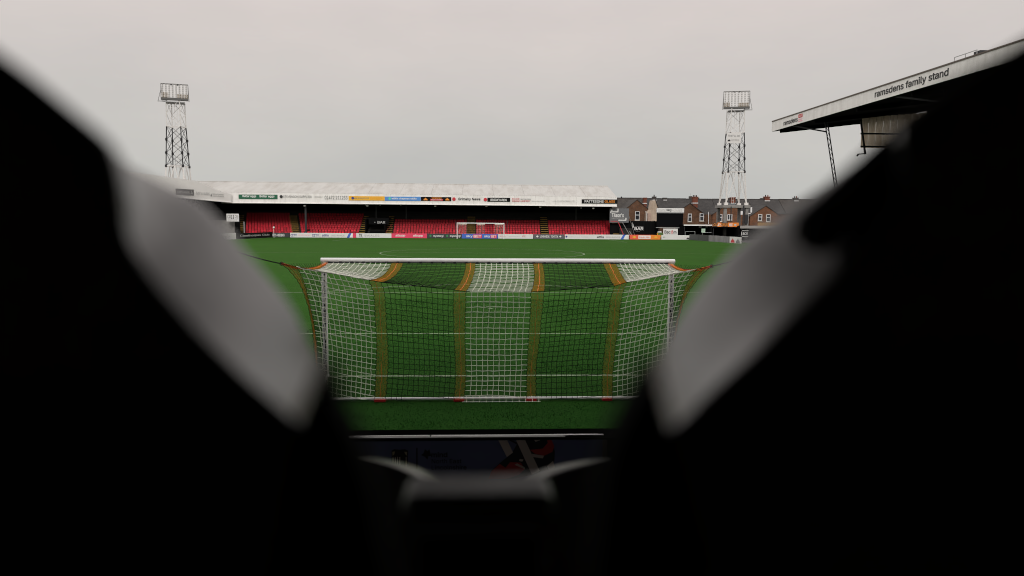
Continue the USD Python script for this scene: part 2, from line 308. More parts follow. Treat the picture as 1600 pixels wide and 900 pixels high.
KNOTS = [   # the seams of the net as the photograph shows them, each from its top edge at the back down to the ground bar
    [(440, 412), (452, 422), (463, 436), (472, 455), (480, 478), (486, 505), (489, 535), (491, 560), (493, 600), (494, 624)],
    [(463, 417), (470, 430), (477, 450), (483, 475), (489, 505), (493, 535), (496, 570), (500, 624)],
    [(576, 437.5), (583, 455), (586, 480), (588, 510), (589, 540), (588, 570), (586, 600), (584, 624)],
    [(595, 441), (600, 455), (603, 480), (605, 510), (606, 540), (606, 570), (604, 600), (601, 624)],
    [(709, 453), (709, 480), (710, 510), (710, 560), (710, 600), (709, 624)],
    [(728, 455.5), (728, 480), (728, 520), (727, 560), (727, 600), (725, 624)],
    [(829.5, 456), (829, 480), (828, 510), (826, 540), (823, 600), (822, 624)],
    [(850, 455), (849, 475), (845, 500), (843, 530), (840, 570), (838, 624)],
    [(960, 447), (955, 465), (952, 490), (949, 520), (945, 560), (941, 600), (940, 622)],
    [(980, 441), (973, 460), (969, 480), (966, 510), (961, 540), (957, 580), (955, 622)],
    [(1088, 421), (1075, 440), (1068, 455), (1061, 475), (1056, 500), (1053, 530), (1051, 560), (1049, 622)],
    [(1112, 416), (1097, 428), (1087, 440), (1078, 455), (1070, 475), (1063, 500), (1058, 530), (1055, 560), (1052, 622)]]
BARX = [504, 513, 612, 630, 728, 743, 833, 848, 942, 962, 1044, 1052]
KC = []
for k in KNOTS:
    P = np.array([at(x, y, Y=YB - 0.06) for x, y in k]); P = P[np.argsort(P[:, 2])]; KC.append((P[:, 2], P[:, 0], P[-1, 2]))
BARP = [at(x, 410, Y=-0.07) for x in BARX]
for b in BARP: b[2] = 2.452
ROW = 0.098
def back(ki, k):
    """The net's back at seam ki (fractional between seams), k rows below the top edge."""
    i = min(int(ki), 10); f = ki - i; out = []
    for j in (i, i + 1):
        zz, xx, top = KC[j]; z = top - k * ROW; out.append(np.array([np.interp(z, zz, xx), YB - 0.06 + 0.05 * math.sin(3.1 * min(k / 24, 1)), z]))
    w = min(1.0, k / 4.0); q = np.array([[ki * 0.9, k * 0.13, 1.0], [ki * 0.9, k * 0.13, 7.0], [ki * 1.3, k * 0.2, 13.0]])
    return out[0] * (1 - f) + out[1] * f + w * (meshkit.noise(q, 5) - 0.5) * np.array([0.05, 0.09, 0.05])
def roof_pt(ki, s):
    i = min(int(ki), 10); f = ki - i; P0 = BARP[i] * (1 - f) + BARP[i + 1] * f; P1 = back(ki, 0)
    p = P0 * (1 - s) + P1 * s; p[0] = P0[0] + (P1[0] - P0[0]) * s ** 1.7; p[2] -= 0.10 * 4 * s * (1 - s) * (0.5 + 0.5 * min(1, abs(ki - 5.5) / 4)); return p
def cord(pts, r, sides=4):
    p = np.array(pts); keep = p[:, 2] > 0.03
    if keep.sum() < 2: return None
    if not keep.all():
        i = np.nonzero(keep)[0]; p = p[i[0]:i[-1] + 1]
    return tube(p, r, sides, caps=False)
def wob(pts, a=0.004):
    p = np.array(pts); return p + rng.normal(0, a, p.shape)
WHITE_CORD = look('white_net_cord', (0.88, 0.87, 0.76), 0.8, spec=0.2)
BLACK_CORD = look('black_net_cord', (0.008, 0.008, 0.008), 0.9, spec=0.1)
ORANGE_CORD = look('orange_net_cord', (0.52, 0.215, 0.012), 0.8, spec=0.2)
BRIGHT_CORD = look('bright_orange_net_cord', (0.95, 0.22, 0.05), 0.7, spec=0.2)
SP = [0, 1 / 20.0]
panels = [(0, 1, 'o', 2), (1, 2, 'w', 12), (2, 3, 'o', 2), (3, 4, 'b', 13), (4, 5, 'o', 2), (5, 6, 'w', 11), (6, 7, 'o', 2), (7, 8, 'b', 13), (8, 9, 'o', 2), (9, 10, 'w', 12), (10, 11, 'o', 2)]
KMAX = 27
for a, b, c, n in panels:
    mesh = []; extra = []
    r = {'w': 0.0056, 'b': 0.0042, 'o': 0.003}[c]
    us = np.linspace(a, b - 1e-6, n + 1)
    cols = us if c != 'o' else np.linspace(a, b - 1e-6, 9)[1:-1]
    for u in (cols[1:-1] if c != 'o' else cols):
        rr = r if c != 'o' else 0.0016
        mesh.append(cord(wob([back(u, k) for k in np.arange(0, KMAX)]), rr)); mesh.append(cord(wob([roof_pt(u, s) for s in np.linspace(0, 1, 22)]), rr * 1.1))
    rows = np.arange(0 if c != 'o' else 0.25, KMAX, 1 if c != 'o' else 0.25)
    fine = np.linspace(a, b - 1e-6, n + 1 if c != 'o' else 5)
    for k in rows:
        mesh.append(cord(wob([back(u, k) for u in fine], 0.003), r if c != 'o' else 0.0016))
    for s in (np.arange(1, 21) / 20.0 if c != 'o' else np.arange(1, 80) / 80.0):
        mesh.append(cord(wob([roof_pt(u, s) for u in fine], 0.003), r if c != 'o' else 0.0016))
    if c == 'o':
        mid = (a + b) / 2
        extra.append(cord(wob([roof_pt(mid, s) for s in np.linspace(0, 1, 22)]), 0.006, 5))
        extra.append(cord(wob([back(mid, k) for k in np.arange(0, KMAX)]), 0.0032))
    part(goal, {'w': 'white_net_panel', 'b': 'black_net_panel', 'o': 'orange_net_stripe'}[c], join([m for m in mesh if m is not None]), {'w': WHITE_CORD, 'b': BLACK_CORD, 'o': ORANGE_CORD}[c])
    if extra:
        part(goal, 'stripe_centre_cord', join([m for m in extra if m is not None]), BRIGHT_CORD)
for i in range(12):                                  # black cords along the seams, a little wavy, and the top edge at the back
    kk = np.arange(0, KMAX, 0.5); pts = np.array([back(min(i, 10.999999), k) for k in kk]); pts[:, 0] += 0.010 * np.where(np.arange(len(kk)) % 2 == 0, 1, -1)
    sm = [cord(pts, 0.0045)]
    sm.append(cord(wob([roof_pt(min(i, 10.999999), s) for s in np.linspace(0, 1, 30)]), 0.0045))
    part(goal, 'seam_cord', join(sm), BLACK_CORD)
part(goal, 'edge_cord', cord([back(u, 0) for u in np.linspace(0, 10.99999, 120)], 0.0055, 5), BLACK_CORD)
for s, ki in ((-1, 0), (1, 10.999999)):              # side nets, seen almost edge on
    mesh = []
    for k in range(1, 25):
        p, q = back(ki, k), np.array([s * 3.68, -0.07, 2.44 - k * ROW]); mesh.append(cord([p * (1 - t) + q * t for t in np.linspace(0, 1, 12)], 0.0032))
    for t in np.linspace(0.08, 0.96, 17):
        mesh.append(cord(wob([back(ki, k) * (1 - t) + np.array([s * 3.68, -0.07, 2.44 - k * ROW]) * t for k in range(0, 25)]), 0.0032))
    part(goal, 'side_net', join([m for m in mesh if m is not None]), BLACK_CORD)
    # red webbing along the top of each side
    A, B = np.array([s * 3.62, -0.06, 2.44]), back(ki, 0)
    pts = [A * (1 - t) + B * t - np.array([0, 0, 0.13 * 4 * t * (1 - t) * (1 - 0.35 * t)]) for t in np.linspace(0, 1, 24)]
    part(goal, 'red_webbing', join([bar(pts[i], pts[i + 1] + (pts[i + 1] - pts[i]) * 0.02, 0.012, 0.04) for i in range(23)]), look('red_webbing', (0.75, 0.06, 0.02), 0.7))
for i in range(0, 12, 2):                            # red ties where the orange stripes meet the ground bar
    x0, x1 = back(i, 23)[0], back(min(i + 1, 10.999), 23)[0]
    part(goal, 'red_tie', join(box(x0, x1, YB - 0.075, YB - 0.06, 0.006, 0.05), box(x0, x1, YB - 0.075, YB + 0.03, 0.004, 0.012)), look('red_tie_cloth', (0.6, 0.02, 0.02), 0.8))
skirt = [cord([(x, YB - 0.045, 0.10), (x + 0.01, YB - 0.10, 0.05), (x, YB - 0.22, 0.032)], 0.005) for x in np.linspace(-0.68, 0.66, 12)]
skirt.append(cord([(x, YB - 0.20, 0.034) for x in np.linspace(-0.75, 0.7, 30)], 0.005))
part(goal, 'net_skirt', join(skirt), WHITE_CORD)

# poles that hold the net up and the ropes to them
for (jx, jy), (ex, ey), side, s in (((440, 412), (345, 383.5), 'left', -1), ((1112, 416), (1215, 383), 'right', 1)):
    J = back(0 if s < 0 else 10.999999, 0); E = at(ex, ey, Y=-3.0)
    pole = thing('net_pole', f'black pole with a rope to the {side} rear corner of the near goal net', 'pole', (E[0], E[1], 0), 'poles and ropes of the near net')
    part(pole, 'pole_tube', tube([(E[0], E[1], -0.1), (E[0], E[1], E[2] + 0.05)], 0.038, 10), BLACK_STEEL, 40)
    rope = np.array([J * (1 - t) + E * t - np.array([0, 0, 0.03 * 4 * t * (1 - t)]) for t in np.linspace(0, 1, 14)])
    part(pole, 'rope', tube(rope, 0.011, 6), look('black_rope', (0.012, 0.012, 0.012), 0.9))
    part(pole, 'rope_ring', tube([J + 0.03 * np.array([math.cos(a), 0, math.sin(a)]) for a in np.linspace(0, 2 * math.pi, 14)], 0.008, 6), BLACK_STEEL, 40)

# ------------------------------------------------------------------ far goal
fg = thing('goal', 'small looking white goal at the far end of the pitch', 'goal', (0, L, 0))
for s in (-1, 1):
    part(fg, 'post', tube([(s * 3.72, L, -0.02), (s * 3.72, L, 2.435)], 0.062, 12), PAINT, 40)
part(fg, 'crossbar', tube([(-3.78, L, 2.50), (3.78, L, 2.50)], 0.062, 12), PAINT, 40)
for pa, pb, c in ((-3.6, -2.2, 'w'), (-2.0, -0.75, 'b'), (-0.6, 0.7, 'w'), (0.8, 2.1, 'b'), (2.3, 3.6, 'w')):
    mesh = []; YF = L + 2.1
    for x in np.arange(pa, pb + 0.01, 0.13): mesh.append(tube([(x, L + 0.07, 2.45), (x, L + 1.2, 2.36), (x, YF, 2.25), (x, YF + 0.05, 1.2), (x, YF, 0.03)], 0.004, 3, False))
    for z in np.arange(0.1, 2.2, 0.13): mesh.append(tube([(pa, YF + 0.03, z), (pb, YF + 0.03, z)], 0.004, 3, False))
    for y in np.arange(0.2, 2.1, 0.13): mesh.append(tube([(pa, L + y, 2.45 - 0.09 * y), (pb, L + y, 2.45 - 0.09 * y)], 0.0045, 3, False))
    part(fg, 'white_net_panel' if c == 'w' else 'black_net_panel', join(mesh), WHITE_CORD if c == 'w' else BLACK_CORD)
for px in (711.5, 792.5):
    p = at(px, 346, Y=L + 2.0); part(fg, 'net_pole', tube([(p[0], p[1], -0.1), (p[0], p[1], p[2] + 0.1)], 0.05, 8), BLACK_STEEL)

# ------------------------------------------------------------------ adverts: boards round the pitch and banners on the stands
_cols = {}
def colour(name, c): return look(name, c, 0.5, vary=0.05, scale=1.0)
BLUE = colour('board_blue', (0.055, 0.13, 0.52)); SKYB = colour('board_sky_blue', (0.09, 0.26, 0.62)); PINK = colour('board_pink_red', (0.74, 0.05, 0.12)); GREEN = colour('board_green', (0.008, 0.105, 0.05))
YEL = colour('board_yellow', (0.82, 0.43, 0.03)); ORG = colour('board_orange', (0.82, 0.24, 0.03)); SAL = colour('board_salmon_red', (0.80, 0.11, 0.06)); CHAR = colour('board_charcoal', (0.035, 0.037, 0.038)); WBRD = colour('board_white', (0.70, 0.685, 0.67)); BLK = look('board_black', (0.008, 0.008, 0.008), 0.7, spec=0.1); GRYB = colour('board_grey', (0.11, 0.105, 0.115)); LEAF = colour('leaf_green_mark', (0.04, 0.22, 0.08)); NAVY = colour('navy_mark', (0.04, 0.05, 0.22)); LPINK = colour('pale_pink_mark', (0.85, 0.38, 0.44)); LGREY = colour('pale_grey_mark', (0.55, 0.54, 0.53))
def sign_face(name, label, category, p0, p1, z0, z1, panel, marks=(), group=None, thick=0.04, feet=False, z_at=None):
    """A flat sign between ground points p0 and p1. marks: (kind, x0, x1, y0, y1, material, text) in fractions of the face."""
    p0, p1 = np.array([p0[0], p0[1], 0.0]), np.array([p1[0], p1[1], 0.0]); d = p1 - p0; w = np.linalg.norm(d); r = d / w; u = Z_; n = np.cross(r, u); h = z1 - z0
    t = thing(name, label, category, (p0 + p1) / 2 + Z_ * z0, group)
    o = p0 + Z_ * z0
    if panel is not None:
        part(t, 'panel', poly_solid([(0, 0), (w, 0), (w, h), (0, h)], o, r, u, thick), panel)
    if feet:
        part(t, 'rear_strut', join([bar(o + r * (w * q) - n * 0.045 + u * (h * 0.8), o + r * (w * q) - n * 0.55 + u * 0.02, 0.04) for q in (0.15, 0.85)]), BLACK_STEEL)
    bymat = {}
    for i, (kind, x0, x1, y0, y1, mat, txt) in enumerate(marks):
        q = o + r * (x0 * w) + u * (y0 * h) + n * (0.003 + 0.0015 * i); ww, hh = (x1 - x0) * w, (y1 - y0) * h
        if kind == 'text': mm = letters(txt, q, r, u, ww, hh, depth=0.012)
        elif kind == 'bold': mm = letters(txt, q, r, u, ww, hh, True, depth=0.012)
        elif kind == 'ital': mm = letters(txt, q, r, u, ww, hh, True, depth=0.012, slant=0.06)
        elif kind == 'box': mm = poly_solid([(0, 0), (ww, 0), (ww, hh), (0, hh)], q, r, u, 0.004)
        elif kind == 'slash': mm = poly_solid([(0, 0), (ww * 0.55, 0), (ww, hh), (ww * 0.45, hh)], q, r, u, 0.004)
        elif kind == 'diamond': mm = poly_solid([(0, hh / 2), (ww / 2, 0), (ww, hh / 2), (ww / 2, hh)], q, r, u, 0.004)
        elif kind == 'dome': mm = poly_solid([(0, 0), (ww, 0), (ww * 0.9, hh * 0.45), (ww * 0.62, hh * 0.7), (ww * 0.5, hh), (ww * 0.38, hh * 0.7), (ww * 0.1, hh * 0.45)], q, r, u, 0.004)
        elif kind == 'dot': mm = disc(q + r * ww / 2 + u * hh / 2, min(ww, hh) / 2, r, u, 0.004)
        part(t, 'lettering' if kind in ('text', 'bold', 'ital') else 'emblem', mm, mat)
    return t

def BY(x): return 104.0 - (x + 33.0) * 2.5 / 66.6              # the line the far boards stand on
def board(px0, px1, label, panel, marks=(), group='advertising boards along the far goal line'):
    a = at(px0, 373, Y=103); b = at(px1, 373, Y=102.5)
    x0, x1 = a[0] + 0.02, b[0] - 0.02
    return sign_face('advertising_board', label, 'advert board', (x0, BY(x0)), (x1, BY(x1)), 0.03, 0.77, panel, marks, group, 0.05, True)
board(388, 450, 'charcoal advert board with white diamond logo, leftmost on the far goal line', CHAR, [('box', 0.03, 0.10, 0.05, 0.7, SAL, ''), ('box', 0.12, 0.16, 0.05, 0.6, SAL, ''), ('box', 0.20, 0.28, 0.4, 0.95, WBRD, ''), ('diamond', 0.38, 0.54, 0.3, 0.7, WHITE_MARK, ''), ('bold', 0.56, 0.86, 0.2, 0.75, WHITE_MARK, 'KTS HIRING')])
board(450, 497.5, 'white advert board with blue lettering at both ends, below the first yellow stairs', WBRD, [('bold', 0.04, 0.24, 0.2, 0.75, NAVY, 'CITY'), ('text', 0.3, 0.68, 0.35, 0.65, LPINK, 'ELECTRICAL'), ('bold', 0.74, 0.97, 0.2, 0.75, NAVY, 'CITY')])
board(498.5, 555, 'white insurance advert board ending in blue and red slashes on the left', WBRD, [('bold', 0.05, 0.24, 0.25, 0.75, NAVY, 'attis'), ('text', 0.3, 0.68, 0.3, 0.62, GREY_MARK, 'INSURANCE'), ('slash', 0.74, 0.88, 0.0, 1.0, BLUE, ''), ('slash', 0.82, 0.93, 0.1, 0.9, WHITE_MARK, ''), ('box', 0.91, 1.0, 0.0, 1.0, PINK, '')])
board(555, 611, 'plain white advert board with thin grey lettering below the dark bar opening', WBRD, [('bold', 0.09, 0.18, 0.15, 0.85, BLACK_MARK, 'TK'), ('text', 0.24, 0.66, 0.3, 0.7, GREY_MARK, 'SWALES')])
board(611, 667, 'pink red advert board with white lettering twice', PINK, [('ital', 0.11, 0.38, 0.2, 0.8, WHITE_MARK, 'allsopp'), ('ital', 0.60, 0.88, 0.2, 0.8, WHITE_MARK, 'allsopp')])
board(667, 721.5, 'charcoal advert board with green leaf marks beside the far goal post', CHAR, [('diamond', 0.06, 0.14, 0.2, 0.8, LEAF, ''), ('bold', 0.18, 0.47, 0.2, 0.75, WHITE_MARK, 'myenergi'), ('diamond', 0.54, 0.62, 0.2, 0.8, LEAF, ''), ('bold', 0.66, 0.97, 0.2, 0.75, WHITE_MARK, 'myenergi')])
board(721.5, 778, 'blue betting advert board behind the far goal', BLUE, [('box', 0.31, 0.56, 0.08, 0.85, PINK, ''), ('bold', 0.12, 0.3, 0.15, 0.75, WHITE_MARK, 'sky'), ('bold', 0.33, 0.54, 0.2, 0.75, WHITE_MARK, 'BET'), ('box', 0.80, 0.97, 0.08, 0.85, PINK, ''), ('bold', 0.62, 0.79, 0.15, 0.75, WHITE_MARK, 'sky'), ('bold', 0.82, 0.95, 0.2, 0.75, WHITE_MARK, 'BET')])
board(778, 833, 'white advert board with small red lettering right of the far goal', WBRD, [('text', 0.04, 0.22, 0.4, 0.6, LPINK, 'GRIMSBY'), ('text', 0.3, 0.62, 0.4, 0.6, LGREY, 'community fund'), ('text', 0.69, 0.78, 0.35, 0.7, RED_MARK, 'GTFC')])
board(833, 881.5, 'dark grey advert board with white capitals below the right hand stairs', GRYB, [('diamond', 0.08, 0.17, 0.3, 0.75, WHITE_MARK, ''), ('bold', 0.21, 0.52, 0.28, 0.75, WHITE_MARK, 'JOHN RICK'), ('bold', 0.56, 0.8, 0.28, 0.75, WHITE_MARK, 'TOYOTA'), ('diamond', 0.83, 0.91, 0.3, 0.75, WHITE_MARK, '')])
board(881.5, 981.5, 'long white insurance advert board ending in blue slashes on the right', WBRD, [('dot', 0.01, 0.04, 0.25, 0.75, NAVY, ''), ('text', 0.06, 0.36, 0.4, 0.62, LGREY, 'Solicitors and Advisers'), ('bold', 0.5, 0.61, 0.25, 0.75, BLACK_MARK, 'attis'), ('text', 0.64, 0.86, 0.3, 0.62, GREY_MARK, 'INSURANCE'), ('slash', 0.87, 0.96, 0.0, 1.0, BLUE, ''), ('slash', 0.915, 0.985, 0.08, 0.92, WHITE_MARK, '')])
board(981.5, 1030, 'salmon red and orange advert board with a white block, under the stand steps', SAL, [('box', 0.68, 1.0, 0.0, 1.0, ORG, ''), ('box', 0.28, 0.68, 0.12, 0.88, WHITE_MARK, ''), ('diamond', 0.08, 0.22, 0.2, 0.8, YEL, ''), ('diamond', 0.78, 0.92, 0.25, 0.75, YEL, ''), ('text', 0.31, 0.65, 0.3, 0.7, SAL, 'Eleven Hair')])
board(1030, 1076, 'white advert board with a small black animal mark at the right hand corner', WBRD, [('text', 0.05, 0.13, 0.4, 0.62, LEAF, 'eco'), ('dome', 0.86, 0.97, 0.1, 0.55, BLACK_MARK, '')])
# boards along the right touch line, running towards the camera
RX = [(33.75, 101.2), (34.2, 97.5), (34.55, 93.8), (34.9, 90.1), (35.2, 86.4), (35.5, 82.6)]
rb = [('black advert board first round the right hand corner', CHAR, []), ('black advert board second round the right hand corner', CHAR, []), ('creased grey advert board on the right touch line, nearer the corner', look('creased_grey_vinyl', (0.2, 0.195, 0.2), 0.5, vary=0.35, scale=1.4, stretch=(1, 1, 0.3)), []),
      ('creased grey advert board on the right touch line, further from the corner', LOOKS['creased_grey_vinyl'], []), ('white advert board with red mark at the end of the right touch line', WBRD, [('dome', 0.1, 0.45, 0.1, 0.8, RED_MARK, ''), ('dome', 0.55, 0.9, 0.1, 0.8, MID_MARK, '')])]
for (a, b), (lb, pm, mk) in zip(zip(RX[:-1], RX[1:]), rb):
    sign_face('advertising_board', lb, 'advert board', (a[0], a[1] - 0.03), (b[0], b[1] + 0.03), 0.02, 0.95, pm, mk, 'advertising boards along the right touch line', 0.05, True)
LX = [(-36.3, 82.0), (-35.6, 92.6), (-33.3, 103.3)]
sign_face('advertising_board', 'white advert board on the left touch line beside the near seat', 'advert board', LX[0], LX[1], 0.02, 0.95, WBRD, [('text', 0.3, 0.8, 0.3, 0.7, GREY_MARK, 'lincs inspire')], 'advertising boards along the left touch line', 0.05, True)
sign_face('advertising_board', 'black advert board with pale script at the left hand corner', 'advert board', (LX[1][0], LX[1][1] + 0.05), LX[2], 0.02, 0.9, BLK, [('text', 0.1, 0.9, 0.3, 0.72, LGREY, 'Cleethorpes Club')], 'advertising boards along the left touch line', 0.05, True)

# ------------------------------------------------------------------ far stand
YF = 106.0                                             # plane of the roof's front fascia
RED_SEAT = look('red_seat_plastic', (0.50, 0.008, 0.024), 0.45, spec=0.25, vary=0.55, scale=2.9, per_object=0.45)
RED_SEAT_ROWS = look('red_seat_plastic_rows', (0.46, 0.007, 0.021), 0.45, spec=0.2, vary=0.6, scale=2.9)
RED_BACK = look('red_seat_back_plastic', (0.32, 0.003, 0.013), 0.55, spec=0.3, vary=0.2, scale=1.5)
RED_BACK_ROWS = look('red_seat_back_plastic_rows', (0.28, 0.003, 0.011), 0.6, spec=0.2, vary=0.4, scale=1.6)
ROOF_WHITE = look('weathered_white_roof', (0.45, 0.435, 0.41), 0.6, spec=0.3, vary=0.06, scale=1.2, stretch=(1, 0.15, 1), dirt=((0.28, 0.245, 0.21), 0.55, 0.8, (1.0, 0.22, 0.5)))
FASCIA = look('white_fascia_paint', (0.83, 0.80, 0.775), 0.5, spec=0.3, vary=0.05, scale=0.8, dirt=((0.45, 0.40, 0.35), 0.35, 1.6, (1, 1, 0.2)))
fs = thing('far_stand', 'long low stand with white roof and red seats behind the far goal', 'football stand', (-8, 112, 0))
XR = at(964, 316, Y=YF)[0]; XL = at(346, 308, Y=YF)[0]
def fz(px, py): return at(px, py, Y=YF)[2]
def zbot(x): return 5.56 - 0.16 * max(0, (x - XL) / (XR - XL)) ** 2
def ztop(x): return 7.22 - 0.30 * max(0, (x - XL) / (XR - XL)) ** 1.5
NP = 19; ex = np.linspace(XL, XR, NP + 1)
for i in range(NP):                                    # one fascia sheet after another
    x0, x1 = ex[i] + 0.008, ex[i + 1] - 0.008; o = 0.004 * (i % 2)
    part(fs, 'fascia_panel', poly_solid([(x0, zbot(x0)), (x1, zbot(x1)), (x1, ztop(x1)), (x0, ztop(x0))], (0, YF - o, 0), X_, Z_, 0.06), FASCIA)
part(fs, 'gutter', tube([(x, YF - 0.07, zbot(x) - 0.02) for x in np.linspace(XL, XR, 30)], 0.085, 8), WHITE, 40)
YRID = 115.0; NRP = 14; rx = np.linspace(at(307, 283, Y=YRID)[0], XR, NRP + 1)
for i in range(NRP):                                   # corrugated roof sheets from the fascia up to the ridge
    x0, x1 = rx[i], rx[i + 1] - 0.02; n = 26; v = []
    for y, zf in ((YF + 0.005, 0.0), (YRID, 1.0), ):
        for j in range(n + 1):
            x = x0 + (x1 - x0) * j / n; zt = ztop(max(x, XL)); zz = zt + (9.33 - 0.22 * (x - rx[0]) / (rx[-1] - rx[0]) - zt) * zf
            v.append((x, y, zz + 0.022 * (j % 2) + 0.004 * (i % 2)))
    f = [[j, j + 1, n + 2 + j, n + 1 + j] for j in range(n)]
    top = trimesh.Trimesh(v, np.array([[q[0], q[1], q[2]] for q in f] + [[q[0], q[2], q[3]] for q in f]), process=False)
    low = top.copy(); low.vertices[:, 2] -= 0.09; low.invert()
    part(fs, 'roof_sheet', join(top, low), ROOF_WHITE)
part(fs, 'ridge_cap', tube([(rx[0], YRID + 0.02, 9.36), (XR, YRID + 0.02, 9.14)], 0.09, 8), ROOF_WHITE, 40)
part(fs, 'rear_roof_slope', poly_solid([(rx[0], 0), (XR, 0), (XR, 6.4), (rx[0], 6.4)], (0, 121.0, 6.6), X_, np.array([0, -0.92, 0.39]), 0.06), ROOF_WHITE)
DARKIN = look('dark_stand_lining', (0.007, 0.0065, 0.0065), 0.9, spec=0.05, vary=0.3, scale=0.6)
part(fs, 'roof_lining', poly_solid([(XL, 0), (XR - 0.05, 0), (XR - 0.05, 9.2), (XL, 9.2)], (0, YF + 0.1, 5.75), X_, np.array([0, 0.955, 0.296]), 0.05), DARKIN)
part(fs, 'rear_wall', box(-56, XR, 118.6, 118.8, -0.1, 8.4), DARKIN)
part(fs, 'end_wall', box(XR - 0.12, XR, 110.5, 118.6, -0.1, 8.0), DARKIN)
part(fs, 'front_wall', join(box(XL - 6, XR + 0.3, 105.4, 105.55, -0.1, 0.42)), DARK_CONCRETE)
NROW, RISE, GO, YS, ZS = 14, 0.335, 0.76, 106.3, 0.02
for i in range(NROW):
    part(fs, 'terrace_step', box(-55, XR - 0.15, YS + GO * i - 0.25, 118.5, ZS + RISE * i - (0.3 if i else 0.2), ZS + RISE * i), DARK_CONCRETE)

# left end: the roof's tall white corner panel, turning towards the camera
A = at(364, 316, Y=YF); Bp = np.array([-47.5, 82.0]); A2 = np.array([XL + 1.9, YF])
def on_corner(px, py):                                # the vertical plane through A2 and Bp
    n2 = np.array([-(Bp - A2)[1], (Bp - A2)[0]]); d = ray(px, py); t = (n2 @ (A2 - C[:2])) / (n2 @ d[:2]); return C + t * d
dcor = (A2 - Bp) / np.linalg.norm(A2 - Bp); rc = np.array([dcor[0], dcor[1], 0])
cp = []
for px, py in [(362, 316.5), (310, 312), (272, 308.5), (215, 303), (120, 293.5), (120, 257), (215, 270), (262, 276.5), (307, 282.5), (347, 300.5), (362, 302.5)]:
    w = on_corner(px, py); cp.append(((w[:2] - Bp) @ dcor, w[2]))
CORNER_W = look('corner_white_paint', (0.82, 0.79, 0.765), 0.5, vary=0.03, scale=0.4)
nc = np.cross(rc, Z_)
part(fs, 'corner_fascia', poly_solid(cp, (Bp[0], Bp[1], 0), rc, Z_, 0.08), CORNER_W)
b0, b1 = on_corner(362, 316.5), on_corner(215, 303)
part(fs, 'corner_gutter', tube([b1 + nc * 0.05, b0 + nc * 0.05], 0.08, 8), WHITE, 40)
part(fs, 'corner_roof', trimesh.Trimesh([on_corner(215, 272) - nc * 0.1, on_corner(307, 283) - nc * 0.1, (rx[0], YRID, 9.3), (rx[0] - 14, YRID + 2, 9.3)], [[0, 1, 2], [0, 2, 3], [0, 2, 1], [0, 3, 2]], process=False), ROOF_WHITE)
part(fs, 'corner_wall', box(-58, -57.7, 92, 118, -0.1, 8), DARKIN)
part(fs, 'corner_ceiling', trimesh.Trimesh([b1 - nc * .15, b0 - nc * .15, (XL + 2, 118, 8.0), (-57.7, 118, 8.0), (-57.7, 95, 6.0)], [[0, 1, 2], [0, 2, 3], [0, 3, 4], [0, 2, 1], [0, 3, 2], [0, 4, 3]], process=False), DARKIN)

# stairways: (bottom px left, right at y 367; top px left, right at y 343)
STAIRS = [((373, 382.5), (373.5, 383)), ((459, 471), (454.5, 467)), ((560, 569.5), (568, 575.5)), ((601.5, 613), (607.5, 616)), ((729.5, 743), (730.5, 742.5)), ((845.5, 857), (843.5, 854.5)), ((957, 972.5), (955, 968))]
YELLOW_STEP = look('yellow_step_paint', (0.24, 0.145, 0.035), 0.8, spec=0.2, vary=0.3, scale=2.5, dirt=((0.07, 0.06, 0.045), 0.8, 3.0, (1, 1, 1)))
BRIGHT_STEP = look('yellow_nosing_paint', (0.50, 0.30, 0.04), 0.8, vary=0.3, scale=4)
def row_x(px_b, px_t, i):
    b = at(px_b, 367, Y=YS + 0.3)[0]; t = at(px_t, 343, Y=YS + 0.3 + 8 * GO)[0]; return b + (t - b) * i / 8.0
for n, (bt, tp) in enumerate(STAIRS):
    for i in range(NROW - 3):
        x0, x1 = row_x(bt[0], tp[0], i), row_x(bt[1], tp[1], i); y, z = YS + GO * i - 0.25, ZS + RISE * i
        st = part(fs, 'stair_tread', join(box(x0, x1, y - 0.012, y + GO, z, z + 0.012), box(x0, x1, y - 0.4, y - 0.012, z, z + RISE / 2)), YELLOW_STEP)
        if n in (0, 2, 3, 4, 5, 6) and i < 8:
            part(st, 'nosing', box((x0 + x1) / 2 - 0.22, (x0 + x1) / 2 + 0.22, y - 0.022, y + 0.10, z + 0.004, z + 0.018), BRIGHT_STEP)

# seats: rows between the stairways
def far_seat():
    bk = join(box(-0.205, 0.205, 0.20, 0.245, 0.30, 0.66), box(-0.03, 0.03, 0.15, 0.25, 0.0, 0.30)); bk.vertices[bk.vertices[:, 2] > 0.64] += [0, 0.05, 0]; bk.vertices[bk.vertices[:, 2] > 0.64, 0] *= 0.84
    pn = poly_solid([(-0.19, 0), (0.19, 0), (0.19, 0.26), (0.12, 0.33), (-0.12, 0.33), (-0.19, 0.26)], (0, 0.05, 0.20), X_, Z_, 0.10); pn.vertices[pn.vertices[:, 2] > 0.4] += [0, 0.05, 0]
    return bk, pn
FS = far_seat()
gaps = [(-45.5, row_x(373, 373.5, 0))]
BLOCKS = [(((383.5), (385)), ((458.5), (454))), ((471.5, 467.5), (559.5, 567)), ((614, 617), (728.8, 729.8)), ((743.8, 743.5), (844.8, 842.8)), ((857.8, 855.5), (956, 953.5))]
spots = []
for i in range(11):
    for bi, ((lb, lt), (rb_, rt)) in enumerate(BLOCKS):
        if i > (10 if bi < 2 else 7): continue
        x0, x1 = row_x(lb, lt, i), row_x(rb_, rt, i); n = int((x1 - x0) / 0.46)
        for j in range(n): spots.append((x0 + (x1 - x0) * (j + 0.5) / n, YS + GO * i + 0.1, ZS + RISE * i, i))
col0 = np.array([at(px, 350, Y=YF + 1)[0] for px in (478, 711)])
spots = [s for s in spots if not (s[3] < 3 and min(abs(s[0] - col0[0]), 9) < 0.3)]
first = spots[:300]
